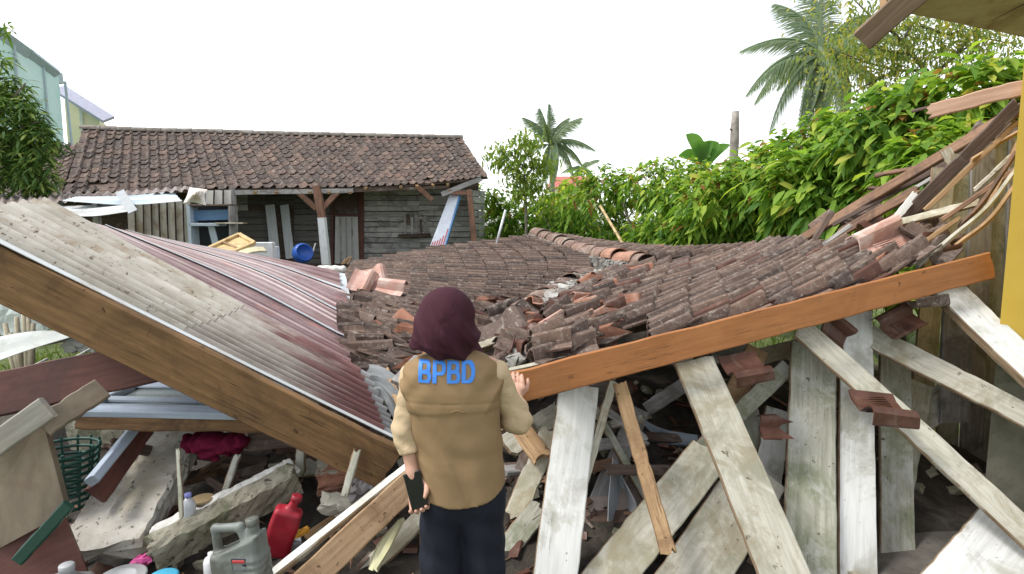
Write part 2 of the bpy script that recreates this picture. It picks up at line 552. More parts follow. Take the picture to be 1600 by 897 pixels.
T['glaze'] = surf('brown_clay_tile', (.062, .027, .019), (.115, .052, .036), 7, blotch=((.14, .09, .07), .25, 6), rough=.45)
T['pink'] = surf('dusty_pink_clay', (.40, .22, .17), (.52, .35, .3), 6, blotch=((.58, .51, .46), .4, 4), rough=.85)

def tile_verts(L, w, lo=False, lip=.028):
    if lo: pr = [(-.5, .004), (-.05, -.004), (.12, .012), (.29, .045), (.46, .012)]
    else: pr = [(-.5, .010), (-.32, -.008), (.05, -.008), (.12, .026), (.2, .052), (.3, .060), (.4, .046), (.5, .0)]
    th = .012
    vs, fs = [], []
    n = len(pr)
    for x, dz, k in ((-L / 2, 0.0, .85), (L / 2, lip if not lo else .018, 1.1)):
        k = 1 if lo else k
        for (y, z) in pr: vs.append((x, y * w, z * k + dz))
        for (y, z) in pr: vs.append((x, y * w, z * k + dz - th))
    for k in range(n - 1):
        fs.append((k, 2 * n + k, 2 * n + k + 1, k + 1))
        fs.append((n + k, n + k + 1, 3 * n + k + 1, 3 * n + k))
        fs.append((k, k + 1, n + k + 1, n + k))
        fs.append((2 * n + k, 3 * n + k, 3 * n + k + 1, 2 * n + k + 1))
    fs.append((0, n, 3 * n, 2 * n)); fs.append((n - 1, 3 * n - 1 - n + n, 4 * n - 1, 2 * n - 1)[::1] if False else (n - 1, 3 * n - 1, 4 * n - 1, 2 * n - 1))
    return vs, fs
PL, PW = .25, .20
def tile_me(name, mat, lo=False, k=1.16, kw=1.1):
    v, f = tile_verts(PL * k, PW * kw, lo)
    return mesh(name, v, f, mat)
TM = {k: tile_me('tile', T[k]) for k in ('dark', 'rust', 'glaze', 'pink')}
TMH = tile_me('tile', T['house'], True)

def broken_tile_me(seed, mat):
    """A tile snapped across: one end ragged."""
    r = random.Random(seed)
    v, f = tile_verts(PL * 1.16, PW * 1.1)
    n = len(v) // 4
    v = [list(p) for p in v]
    cut = [r.uniform(-.02, .09) for _ in range(n)]
    for k in range(n):
        for b in (2 * n, 3 * n): v[b + k][0] = cut[k] if r.random() < .85 else v[b + k][0]
    return mesh('tile', v, f, mat)
BT = [broken_tile_me(s, T[m]) for s, m in ((1, 'dark'), (2, 'dark'), (3, 'glaze'), (4, 'rust'), (5, 'dark'))]

def field(patch, nu, nv, sgn, place, pick, jit=None, skip=None):
    for j in range(nv):
        for i in range(nu):
            u, v = (i + .5) / nu, (j + .5) / nv
            if skip and skip(u, v): continue
            p, du, dv = patch.frame(u, v)
            x = du * sgn
            nrm = du.cross(dv)
            if nrm.z < 0: nrm = -nrm
            R = frame(x, nrm)
            sx, sy = min(1.5, max(.7, du.length / nu / PL)), min(1.5, max(.7, dv.length / nv / PW))
            off = Vector((0, 0, 0)); E = Matrix.Identity(3)
            if jit: off, E = jit(u, v)
            M = Matrix.Translation(p + R @ off) @ (R @ E).to_4x4() @ Matrix.Diagonal((sx, sy, 1, 1))
            place(M, u, v, pick(u, v))

def eul(a, b, c):
    from mathutils import Euler
    return Euler((a, b, c)).to_matrix()

# ================================================================== the wooden house behind
hou = empty('wooden_house', P(420, 405, 14.5) * 1, 'old timber house with moss-dark clay tile roof and open porch behind the rubble', 'house')
hou.location.z = 0
def depth_e(px, o=0.0):                                         # distance of the eave (or a plane o behind it) at a photo column
    f = (px - 100) / 662
    return 1 / ((1 - f) / (10.9 + o) + f / (13.9 + o))
def Ev(px, py): return P(px, py, depth_e(px))                   # a point in the eave plane
def Wl(px, py): return P(px, py, depth_e(px, 1.5))             # a point in the porch's back wall
eave = [(100, 303), (230, 300), (365, 295), (500, 293), (600, 291), (690, 284), (763, 277)]
ridge = [(130, 201), (230, 205), (330, 207), (430, 210), (530, 212), (630, 214), (722, 216)]
rowsE = [P(x, y, depth_e(x)) for x, y in eave]
rowsR = [P(x, y, depth_e(x, 2.6)) for x, y in ridge]
rowsM = [(a + b) / 2 - Vector((0, 0, .05 + .03 * math.sin(i * 1.7))) for i, (a, b) in enumerate(zip(rowsE, rowsR))]
hp = Patch([rowsR, rowsM, rowsE])            # v runs down the slope
class Sw:                                    # the same patch with u down the slope, for laying tiles
    def __init__(s, p): s.p = p
    def at(s, u, v): return s.p.at(v, u)
    def frame(s, u, v):
        p, a, b = s.p.frame(v, u); return p, b, a
# roof deck (battens and laths seen from below)
vs, fs = [], []
for dz in (-.02, -.06):
    for j in range(7):
        for i in range(25): vs.append(hp.at(i / 24, .0 + j / 6 * .985) + Vector((0, 0, dz)))
for k, fl in ((0, 0), (175, 1)):
    for j in range(6):
        for i in range(24):
            a = k + j * 25 + i
            q = (a, a + 1, a + 26, a + 25)
            fs.append(q if fl else q[::-1])
edge = [i for i in range(25)] + [25 * j + 24 for j in range(1, 7)] + [150 + i for i in range(23, -1, -1)] + [25 * j for j in range(5, 0, -1)]
for a, b in zip(edge, edge[1:] + edge[:1]): fs.append((a, b, b + 175, a + 175))
roof = link('roof', mesh('roof', vs, fs, W['darkbrown']))
adopt(roof, hou)
NC, NR = 46, 13
rest = []
cnt = [0]
hr = random.Random(3)
def hplace(M, u, v, me):
    if v < .5 and cnt[0] < 299:
        o = link('tile', me, None, roof); o.matrix_basis = M; cnt[0] += 1
    else: rest.append(M)
def hskip(u, v):
    if .84 < u < .97 and .055 < v < .085: return True       # the hole low down at the left
    if u > .93 and .775 < v < .81: return True
    if u > .86 and .035 < v < .07 and hr.random() < .5: return True
    return False
def hjit(u, v):
    low = u > .78 and v < .2
    return Vector((hr.uniform(-.012, .012), hr.uniform(-.006, .006), hr.uniform(0, .012))), eul(hr.uniform(-.05, .05), hr.uniform(-.05, .05), hr.uniform(-.05, .05) * (3 if low else 1))
field(Sw(hp), NR, NC, 1, hplace, lambda u, v: TMH, hjit, hskip)
tv, tf = tile_verts(PL * 1.16, PW * 1.1, True)
MBR = MB(); rv = []
for M in rest:
    k = hr.random()
    MBR.add([M @ Vector(p) for p in tv], tf); rv += [k] * len(tv)
me = MBR.me('tiles', T['house'])
at = me.attributes.new('rnd', 'FLOAT', 'POINT'); at.data.foreach_set('value', rv)
tag(link('tiles', me, None, roof), kind='stuff')
# ridge caps
MC = surf('ridge_cap_clay', (.12, .105, .09), (.25, .22, .19), 8, blotch=((.3, .28, .25), .35, 4), bump=.5, tint=.2)
def cap_me(name, L, r, mat, n=8):
    vs, fs = [], []
    for x, k in ((-L / 2, .94), (L / 2, 1.06)):
        for a in range(n + 1):
            t = math.pi * (a / n) * 1.05 - .08
            vs.append((x, math.cos(t) * r * k, math.sin(t) * r * .8 * k))
        for a in range(n + 1):
            t = math.pi * (a / n) * 1.05 - .08
            vs.append((x, math.cos(t) * (r * k - .014), math.sin(t) * (r * k - .014) * .8))
    m = n + 1
    for a in range(n):
        fs += [(a, a + 1, 2 * m + a + 1, 2 * m + a), (m + a, 3 * m + a, 3 * m + a + 1, m + a + 1), (a, m + a, m + a + 1, a + 1), (2 * m + a, 2 * m + a + 1, 3 * m + a + 1, 3 * m + a)]
    return mesh(name, vs, fs, mat, False)
capm = cap_me('ridge_tile', .4, .12, MC)
nrc = 25
for i in range(nrc):
    p = hp.at((i + .5) / nrc, 0); q = hp.at((i + .5) / nrc + .01, 0)
    o = link('ridge_tile', capm, None, roof)
    o.matrix_basis = Matrix.Translation(p + Vector((0, 0, -.01))) @ frame(q - p, (0, 0, 1)).to_4x4()

# back wall of the porch: a backing with boards nailed on, bay by bay
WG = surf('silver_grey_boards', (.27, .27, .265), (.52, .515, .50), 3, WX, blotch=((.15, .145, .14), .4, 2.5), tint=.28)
WDK = surf('shaded_mid_grey_boards', (.09, .088, .085), (.16, .155, .15), 3, WX, tint=.2)  # grey boards again, darkened in colour for the shaded left bays
def quad_slab(name, a, b, c, d, t, mat, parent=None):
    """Slab of thickness t behind the corner points a b c d (counter-clockwise seen from the camera)."""
    n = (Vector(b) - a).cross(Vector(d) - a).normalized() * -t
    vs = [Vector(p) for p in (a, b, c, d)]; vs += [p + n for p in vs]
    o = link(name, mesh(name, vs, [(0, 1, 2, 3), (7, 6, 5, 4), (0, 4, 5, 1), (1, 5, 6, 2), (2, 6, 7, 3), (3, 7, 4, 0)], mat))
    if parent is not None: adopt(o, parent)
    return o
def down(p, z=0.0): return Vector((p.x, p.y, z))
wall = quad_slab('wall', down(Wl(60, 410)), down(Wl(748, 410)), Wl(748, 282), Wl(60, 270), .05, W['darkbrown'], hou)
def board_rows(x0, x1, y0, y1, n, mat, seed=1, gap=.012, plane=Wl):
    r = random.Random(seed)
    A0, A1, B0, B1 = plane(x0, y0), plane(x1, y0), plane(x0, y1), plane(x1, y1)
    h = (A0.z - B0.z) / n
    for k in range(n):
        f = (k + .5) / n
        a, b = A0.lerp(B0, f), A1.lerp(B1, f)
        pl = plank('plank', a + Vector((0, -.03, r.uniform(-.01, .01))), b + Vector((0, -.03, r.uniform(-.01, .01))), h - gap, .02, mat, (0, -1, 0), seg=4, wob=.004)
        pl.parent = wall
def board_cols(x0, x1, y0, y1, n, mat, seed=1, plane=Wl, tilt=0, par=None):
    r = random.Random(seed)
    for k in range(n):
        f = (k + .5) / n
        x = x0 + (x1 - x0) * f
        a, b = plane(x, y0 + r.uniform(0, 3)), plane(x + tilt, y1)
        w = (plane(x1, y0) - plane(x0, y0)).length / n - .012
        pl = plank('plank', a + Vector((0, -.035, 0)), b + Vector((0, -.035 - r.uniform(0, .015), 0)), w, .022, mat, (0, -1, 0), seg=4, wob=.004)
        if par is None: pl.parent = wall
        else: adopt(pl, par)
board_rows(565, 655, 297, 412, 14, WG, 1)
board_rows(655, 738, 296, 412, 14, WG, 2)
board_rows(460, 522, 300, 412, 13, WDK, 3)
board_rows(362, 388, 300, 330, 3, WG, 5)
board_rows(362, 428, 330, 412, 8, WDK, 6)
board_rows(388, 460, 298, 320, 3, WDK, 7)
board_cols(200, 300, 312, 402, 8, surf('pale_upright_boards', (.38, .34, .29), (.54, .51, .47), 3, WX, blotch=((.27, .2, .14), .35, 2), tint=.15), 4, Ev, 3)
board_cols(322, 364, 297, 320, 3, surf('cream_gable_boards', (.5, .48, .44), (.62, .6, .56), 3, WX, tint=.08), 8, Ev)
# posts, braces, plate
W['oldpost'] = surf('old_brown_post', (.16, .085, .055), (.3, .17, .115), 3, WX, blotch=((.1, .055, .04), .4, 3), tint=.1)
W['wpost'] = surf('white_painted_post', (.66, .68, .7), (.78, .8, .82), 3, WX, blotch=((.45, .42, .38), .2, 3))
def post(x0, y0, x1, y1, w, mat, plane=Ev, to_ground=True):
    a, b = plane(x0, y0), plane(x1, y1)
    if to_ground:
        d = b - a; b = a + d * (a.z / (a.z - b.z))
    return plank('post', a, b, w, w, mat, (0, -1, 0), hou, seg=8, wob=.006)
post(495, 290, 503, 340, .15, W['oldpost'], to_ground=False)
pw = post(503, 340, 510, 412, .16, W['wpost'])
post(733, 296, 741, 380, .13, W['oldpost'])
post(363, 293, 368, 400, .1, W['grey'])
post(565, 296, 565, 410, .13, W['redbrown'], Wl)
for a, b in (((462, 297), (494, 326)), ((530, 297), (503, 326)), ((650, 290), (675, 312)), ((700, 300), (733, 302))):
    adopt(plank('brace', Ev(*a) + Vector((0, .02, 0)), Ev(*b) + Vector((0, .02, 0)), .11, .07, W['oldpost'], (0, -1, 0), seg=3), hou)
plank('eave_plate', Ev(365, 301), Ev(552, 298), .10, .05, W['grey'], (0, -1, 0), hou)
plank('eave_plate', Ev(552, 298) + Vector((0, .05, 0)), Ev(700, 292) + Vector((0, .05, 0)), .07, .05, W['darkbrown'], (0, -1, 0), hou)
for x in (400, 433, 485, 515, 548, 572, 627, 652, 677, 700):
    y = 303 if x < 560 else 297 - (x - 572) / 128 * 6
    adopt(plank('rafter', Ev(x, y) + Vector((0, -.05, .02)), Ev(x, y) + Vector((-.1, .9, .5)), .07, .05, W['tan'], (0, 0, 1), seg=2), hou)
# loose bargeboard at the right end, the right end wall
plank('bargeboard', Ev(690, 304), Ev(752, 279), .12, .03, W['grey'], (.1, -1, .2), hou)
pr = lambda x, y: P(x, y, depth_e(740) + .1 + (x - 735) * .06)
for k in range(8):
    y = 302 + k * 10.5
    adopt(plank('plank', pr(738, y), pr(757, y + 1), .145, .02, WG, (-.9, -.4, 0), seg=3), hou)
# door
dr = quad_slab('door', P(523, 412, depth_e(523, 1.42)), P(561, 412, depth_e(560, 1.42)), P(559, 338, depth_e(560, 1.42)), P(524, 338, depth_e(523, 1.42)), .04, plain('pale_grey_door_paint', (.42, .42, .42), .6), hou)
for x in (532, 541, 550):
    a, b = P(x, 340, depth_e(x, 1.38)), P(x + 1, 412, depth_e(x, 1.38))
    plank('batten', a, b, .03, .02, WG, (0, -1, 0), seg=2).parent = dr
W['red_frame'] = W['redbrown']
plank('door_frame', Wl(521, 318) + Vector((0, -.08, 0)), Wl(521, 412) + Vector((0, -.08, 0)), .05, .06, W['redbrown'], (0, -1, 0), hou)
plank('door_frame', Wl(520, 337) + Vector((0, -.08, 0)), Wl(565, 337) + Vector((0, -.08, 0)), .05, .06, W['redbrown'], (0, -1, 0), hou)
# the long opening with hanging tools in the right bay
plank('shelf', Wl(625, 369) + Vector((0, -.16, 0)), Wl(674, 367) + Vector((0, -.16, 0)), .18, .05, W['darkbrown'], (0, -.3, 1), hou)
for k, (x, y0, y1, w) in enumerate(((633, 338, 366, .05), (638, 334, 352, .09), (644, 340, 366, .06), (651, 336, 358, .12), (658, 342, 366, .05), (664, 338, 366, .07), (669, 345, 366, .04))):
    plank('wall_slat', Wl(x, y0) + Vector((0, -.06, 0)), Wl(x + 1, y1) + Vector((0, -.06, 0)), w, .02, (W['grey'], W['darkbrown'], WG)[k % 3], (0, -1, 0), hou, seg=2)

# lower roof of the same house, going on to the left behind the mango tree
hp2 = Patch([[P(-60, 222, 13.9), P(30, 224, 13.8), P(122, 226, 13.7)], [P(-110, 262, 12), P(0, 265, 11.9), P(108, 266, 11.8)], [P(-130, 305, 10.9), P(-20, 306, 10.9), P(96, 306, 10.9)]])
low = empty('lean_to_roof', down(P(30, 305, 11)), 'low tiled lean-to roof beside the house, half hidden by the mango tree', 'roof')
vs = [hp2.at(i / 4, j / 3) + Vector((0, 0, -.02 - .05 * k)) for k in range(2) for j in range(4) for i in range(5)]
fs = [(k * 20 + j * 5 + i, k * 20 + j * 5 + i + 1, k * 20 + (j + 1) * 5 + i + 1, k * 20 + (j + 1) * 5 + i) for k in range(2) for j in range(3) for i in range(4)]
adopt(link('deck', mesh('deck', vs, fs, W['darkbrown'])), low)
for x in (-80, 90): plank('post', P(x, 300, 11.2), down(P(x, 300, 11.2)), .1, .1, W['grey'], (0, -1, 0), low)
def lplace(M, u, v, me):
    o = link('tile', me); o.matrix_world = M; adopt(o, low)
field(Sw(hp2), 12, 15, 1, lplace, lambda u, v: TMH, hjit, None)

# ================================================================== the two plastered buildings at the far left
def facade_mat(name, c, streak):
    M = Mat(name, .8)
    co = M.coord((1, 1, 1), rand=False)
    f = M.ramp(M.noise(co, 1.2, 6, .75, .7), [(.45, 0), (.7, .8)])
    M.color(M.mix(f, c, streak))
    return M.m
gb = empty('green_building', down(P(-20, 350, 19)), 'tall pale mint green building with sloping metal roof edge, far left', 'building')
MGW = facade_mat('mint_render', (.50, .70, .68), (.66, .78, .77))
g0, g1 = P(-140, 0, 15.5), P(104, 110, 19.0)
top = [(-140, -60, 15.5), (0, 52, 17.2), (50, 88, 18.1), (92, 120, 19.0)]
tp = [P(*t) for t in top]
wallg = MB()
btm = [down(p) for p in tp]
back = Vector((-6, 4.5, 0))
nn = len(tp)
vsw = tp + btm + [p + back for p in tp] + [p + back for p in btm]
fsw = [(i, nn + i, nn + i + 1, i + 1) for i in range(nn - 1)] + [(2 * nn + i, i, i + 1, 2 * nn + i + 1) for i in range(nn - 1)] + [(nn - 1, 2 * nn - 1, 4 * nn - 1, 3 * nn - 1)]
adopt(link('wall', mesh('wall', vsw, fsw, MGW)), gb)
trim = plain('weathered_blue_grey_trim', (.36, .44, .48), .5)
for i in range(nn - 1):
    plank('roof_edge', tp[i] + Vector((0, -.12, .05)), tp[i + 1] + Vector((0, -.12, .05)), .3, .18, trim, (0, -1, .3), gb, seg=2)
for x, y, d in ((25, 72, 17.6), (70, 104, 18.5), (104, 128, 19.0), (-50, 15, 16.5)):
    p = P(x, y, d) + Vector((0, -.06, 0))
    plank('joint_strip', p, P(x + 12, 240, d) + Vector((0, -.06, 0)), .07, .05, trim, (0, -1, 0), gb, seg=2)
plank('chimney', P(84, 113, 19.1), P(86, 130, 19.1), .35, .3, trim, (0, -1, 0), gb, seg=2)
cb = empty('cream_building', down(P(130, 200, 22)), 'cream rendered gable building with grey eave behind the tiled house', 'building')
MCW = facade_mat('cream_render', (.72, .68, .44), (.62, .6, .46))
cpts = [P(100, 150, 22), P(128, 168, 22.0), P(155, 186, 22)]
vsw = cpts + [down(p) for p in cpts] + [p + Vector((-3, 6, 0)) for p in cpts] + [down(p) + Vector((-3, 6, 0)) for p in cpts]
adopt(link('wall', mesh('wall', vsw, [(0, 3, 4, 1), (1, 4, 5, 2), (2, 5, 11, 8), (6, 0, 1, 7), (7, 1, 2, 8)], MCW)), cb)
plank('eave', P(92, 138, 21.7), P(170, 187, 21.7), .5, .12, plain('grey_violet_metal', (.42, .42, .52), .5), (.3, -.55, .8), cb, seg=3)
plank('corner_strip', P(126, 168, 21.9), P(130, 215, 21.9), .12, .06, plain('cream_strip', (.5, .55, .45), .7), (0, -1, 0), cb, seg=2)
# far red roofed house beyond the cocoa trees
rh = empty('red_roof_house', down(P(900, 300, 48)), 'distant house with a red metal roof showing above the cocoa trees', 'house')
MRR = plain('red_sheet_roof', (.42, .13, .1), .5)
c = P(898, 281, 48)
adopt(MB().add([c + Vector(q) for q in ((-2.2, 0, -.6), (2.2, 0, -.6), (1.7, 2, .45), (-1.7, 2, .45), (-2.2, 4, -.6), (2.2, 4, -.6))], [(0, 1, 2, 3), (1, 5, 2), (4, 0, 3), (5, 4, 3, 2)]).build('roof', MRR), rh)
adopt(MB().box((c.x, c.y + 2, (c.z - .6) / 2), (3.8, 3.4, c.z - .6)).build('wall', MCW), rh)
# ================================================================== the collapsed roof
CRG = 'slabs of the collapsed tile roof'
rA = empty('collapsed_roof', down(P(700, 450, 6.5)), 'wide sunken field of dark roof tiles between the metal sheets and the broken ridge', 'roof', CRG)
rB = empty('collapsed_roof', down(P(1150, 470, 4)), 'tile slope rising to the right above the long orange board', 'roof', CRG)
rC = empty('collapsed_roof', down(P(1000, 395, 8)), 'far tile slope behind the humped ridge, below the cocoa trees', 'roof', CRG)
pA = Patch([[P(556, 413, 10.0), P(700, 388, 10.4), P(836, 370, 10.6)],
            [P(545, 432, 8.2), P(710, 412, 8.3), P(900, 394, 8.6)],
            [P(541, 458, 6.4), P(720, 448, 6.3), P(915, 424, 6.6)],
            [P(538, 495, 5.0), P(700, 490, 4.8), P(856, 474, 5.0)],
            [P(535, 560, 3.95), P(680, 556, 3.9), P(802, 545, 3.9)]])
pB = Patch([[P(822, 570, 2.78), P(1000, 545, 2.95), P(1200, 494, 3.1), P(1360, 446, 3.22), P(1495, 400, 3.36)],
            [P(842, 520, 3.4), P(1000, 494, 3.6), P(1180, 452, 3.75), P(1330, 412, 3.85), P(1470, 372, 4.0)],
            [P(882, 474, 4.4), P(1020, 455, 4.6), P(1160, 428, 4.75), P(1290, 384, 4.85), P(1420, 335, 5.0)],
            [P(955, 428, 6.1), P(1040, 416, 6.2), P(1130, 404, 6.3), P(1220, 378, 6.3), P(1330, 330, 6.2)]])
pC = Patch([[P(842, 368, 10.6), P(905, 378, 10.4), P(975, 390, 10.1)],
            [P(915, 385, 8.6), P(990, 392, 8.5), P(1080, 396, 8.4)],
            [P(1005, 412, 6.7), P(1100, 402, 6.8), P(1200, 389, 6.9)]])
cr = random.Random(21)
def place_in(root):
    def f(M, u, v, me):
        o = link('tile', me); o.matrix_world = M; adopt(o, root)
    return f
def jitA(u, v):
    near = max(0, (v - .68) / .32)
    lft = max(0, (.22 - u) / .22) if v > .45 else 0
    a = min(1, near * 1.1 + lft * .8)
    s = .045 + .34 * a * a
    return Vector((cr.uniform(-.06, .06) * a, cr.uniform(-.03, .03) * a, cr.uniform(0, .012) + cr.uniform(0, .10) * a)), eul(cr.uniform(-s, s) * 1.1, cr.uniform(-s, s) * .6, cr.uniform(-s, s) * 1.1)
def skA(u, v):
    return (v > .8 and cr.random() < .12)
def pickA(u, v):
    q = cr.random()
    if v > .7: return BT[(0, 1, 2, 4, 0, 1, 4, 3)[cr.randrange(8)]] if q < .22 else TM['glaze'] if q < .27 else TM['dark']
    return TM['dark'] if q > .012 else TM['rust']
farA = []
_pa = place_in(rA)
def placeA(M, u, v, me):
    if v < .42: farA.append(M)
    else: _pa(M, u, v, me)
field(pA, 13, 38, -1, placeA, pickA, jitA, skA)
tv2, tf2 = tile_verts(PL * 1.16, PW * 1.1)
mba = MB(); rva = []
for M in farA:
    k = cr.random(); mba.add([M @ Vector(p) for p in tv2], tf2); rva += [k] * len(tv2)
mea = mba.me('tiles', T['dark'])
mea.attributes.new('rnd', 'FLOAT', 'POINT').data.foreach_set('value', rva)
adopt(tag(link('tiles', mea), kind='stuff'), rA)
def jitB(u, v):
    a = max(0, (.22 - u) / .22) * (1 if v < .45 else .4)
    b = max(0, (u - .72) / .28) * (1 if v < .7 else .8)
    a = min(1, a + .8 * b)
    s = .10 + .42 * a
    return Vector((cr.uniform(-.05, .05) * a, cr.uniform(-.03, .03) * a, cr.uniform(0, .035) + cr.uniform(0, .09) * a)), eul(cr.uniform(-s, s), cr.uniform(-s, s) * .6, cr.uniform(-s, s))
def skB(u, v):
    if v < .2 and .16 < u < .30: return True
    if u > .74 and v > .5: return cr.random() < .75
    return (u < .12 or u > .85) and cr.random() < .18
def pickB(u, v):
    q = cr.random()
    if u < .2 or u > .8: return BT[(0, 1, 2, 4, 0, 1, 3)[cr.randrange(7)]] if q < .3 else TM['rust'] if q < .32 else TM['glaze'] if q < .38 else TM['dark']
    return TM['dark'] if q > .04 else TM['glaze']
field(pB, 14, 23, 1, place_in(rB), pickB, jitB, skB)
field(pC, 10, 24, 1, place_in(rC), lambda u, v: TM['dark'] if cr.random() > .02 else TM['rust'], lambda u, v: (Vector((0, 0, cr.uniform(0, .03))), eul(cr.uniform(-.1, .1), cr.uniform(-.1, .1), cr.uniform(-.1, .1))))
# laths and rafters under the tiles
for root, pt, us, vs_ in ((rA, pA, (.08, .3, .52, .74, .95), (.2, .45, .7, .9)), (rB, pB, (.1, .28, .46, .64, .82), (.1, .4, .7)), (rC, pC, (.2, .5, .8), (.3, .7))):
    for u in us:
        for k in range(3):
            a, b = pt.at(u, k / 3) - Vector((0, 0, .05)), pt.at(u, (k + 1) / 3) - Vector((0, 0, .05))
            plank('lath', a, b, .045, .025, W['brown'], (0, 0, 1), root, seg=3)
    for v in vs_:
        for k in range(2):
            a, b = pt.at(k / 2, v) - Vector((0, 0, .11)), pt.at((k + 1) / 2, v) - Vector((0, 0, .11))
            plank('rafter', a, b, .06, .09, W['darkbrown'], (0, 0, 1), root, seg=3)
# supports: broken wall stubs hidden under the slabs keep them up
for root, x, y, d in ((rA, 620, 470, 6.0), (rA, 800, 430, 7.0), (rA, 640, 410, 9.6), (rA, 800, 385, 10), (rB, 1100, 470, 4.0), (rB, 1350, 420, 3.9), (rC, 1000, 400, 8.0), (rC, 1100, 402, 7.2)):
    p = P(x, y, d)
    plank('strut', Vector((p.x, p.y, 0)), p - Vector((0, 0, .18)), .1, .1, W['darkbrown'], (0, -1, 0), root, seg=2)
# humped ridge: caps bedded in mortar
cap2 = cap_me('ridge_tile', .46, .13, surf('old_ridge_clay', (.12, .075, .06), (.24, .155, .12), 9, blotch=((.32, .27, .23), .35, 5), bump=.6, tint=.2), 10)
cap3 = cap_me('ridge_tile', .46, .13, surf('orange_worn_ridge_clay', (.26, .13, .085), (.4, .23, .16), 9, blotch=((.2, .12, .09), .4, 5), bump=.6), 10)
rpts = [P(838, 362, 10.6), P(862, 371, 9.8), P(890, 381, 9.0), P(918, 391, 8.3), P(950, 399, 7.6), P(985, 404, 7.1), P(1012, 409, 6.7)]
rline = Patch([rpts, rpts])
nr = 12
mb = MB()
for i in range(nr):
    a, b = rline.at((i + .0) / nr, 0), rline.at((i + 1) / nr, 0)
    o = link('ridge_tile', cap3 if i in (8, 9, 10) else cap2)
    o.matrix_world = Matrix.Translation((a + b) / 2 + Vector((0, 0, cr.uniform(-.015, .02) - .02))) @ (frame(b - a, (cr.uniform(-.1, .1), 0, 1)) @ eul(cr.uniform(-.06, .06), -.03, cr.uniform(-.05, .05))).to_4x4() @ Matrix.Diagonal(((b - a).length / .40, 1.05, 1.05, 1))
    adopt(o, rC)
def lump(name, p0, p1, w, h, mat, seed=0, rough=.02, hint=(0, 0, 1), nx=18, parent=None, ends=.02):
    """A broken masonry beam: box along X with an uneven skin."""
    p0, p1 = Vector(p0), Vector(p1)
    L = (p1 - p0).length
    r = random.Random(seed)
    ring = []
    ny = 5
    for i in range(ny): ring.append((-w / 2 + w * i / ny, h / 2))
    for i in range(ny): ring.append((w / 2, h / 2 - h * i / ny))
    for i in range(ny): ring.append((w / 2 - w * i / ny, -h / 2))
    for i in range(ny): ring.append((-w / 2, -h / 2 + h * i / ny))
    n = len(ring)
    vs, fs = [], []
    for i in range(nx + 1):
        for k, (y, z) in enumerate(ring):
            j = Vector((r.gauss(0, rough * .6), r.gauss(0, rough * .45), r.gauss(0, rough * .45)))
            cn = 1 - .04 * (abs(y) > w * .45) * (abs(z) > h * .45)
            x = -L / 2 + L * i / nx
            if i in (0, nx): x += r.uniform(-ends, ends)
            vs.append(Vector((x, y * cn, z * cn)) + j)
    for i in range(nx):
        for k in range(n): fs.append((i * n + k, (i + 1) * n + k, (i + 1) * n + (k + 1) % n, i * n + (k + 1) % n))
    for i, fl in ((0, 0), (nx, 1)):
        c = len(vs); vs.append(Vector((-L / 2 + L * i / nx + (.01 if fl else -.01), r.uniform(-.02, .02), r.uniform(-.02, .02))))
        for k in range(n):
            q = (c, i * n + k, i * n + (k + 1) % n)
            fs.append(q if fl else q[::-1])
    o = link(name, mesh(name, vs, fs, mat))
    o.matrix_world = Matrix.Translation((p0 + p1) / 2) @ frame(p1 - p0, hint).to_4x4()
    if parent is not None: adopt(o, parent)
    return o
for i in range(5):
    a, b = rline.at(i / 5, 0), rline.at((i + 1) / 5, 0)
    lump('mortar_bed', a - Vector((.06, 0, .13)), b - Vector((.06, 0, .13)), .22, .2, W['mortar'], 40 + i, .022, parent=rC)
# near length of the ridge, snapped and lichen grey
nrd = [P(925, 432, 5.9), P(890, 449, 5.3), P(858, 468, 4.75), P(815, 497, 4.25)]
for i in range(3):
    lump('broken_ridge', nrd[i] - Vector((0, 0, .03)), nrd[i + 1] - Vector((0, 0, .03)), .24, .2, surf('lichen_ridge', (.11, .085, .07), (.30, .28, .25), 10, blotch=((.42, .42, .40), .4, 5), bump=.9, bdist=.02) if i == 0 else bpy.data.materials['lichen_ridge'], 60 + i, .028, parent=rA)
for i in range(6):
    a = nrd[0].lerp(nrd[3], i / 6); b = nrd[0].lerp(nrd[3], (i + 1) / 6)
    o = link('ridge_tile', cap2)
    o.matrix_world = Matrix.Translation((a + b) / 2 + Vector((-.07, 0, .03))) @ (frame(b - a, (-.5, 0, 1)) @ eul(cr.uniform(-.2, .2), cr.uniform(-.1, .1), cr.uniform(-.2, .2))).to_4x4() @ Matrix.Diagonal(((b - a).length / .42, .8, .7, 1))
    adopt(o, rA)

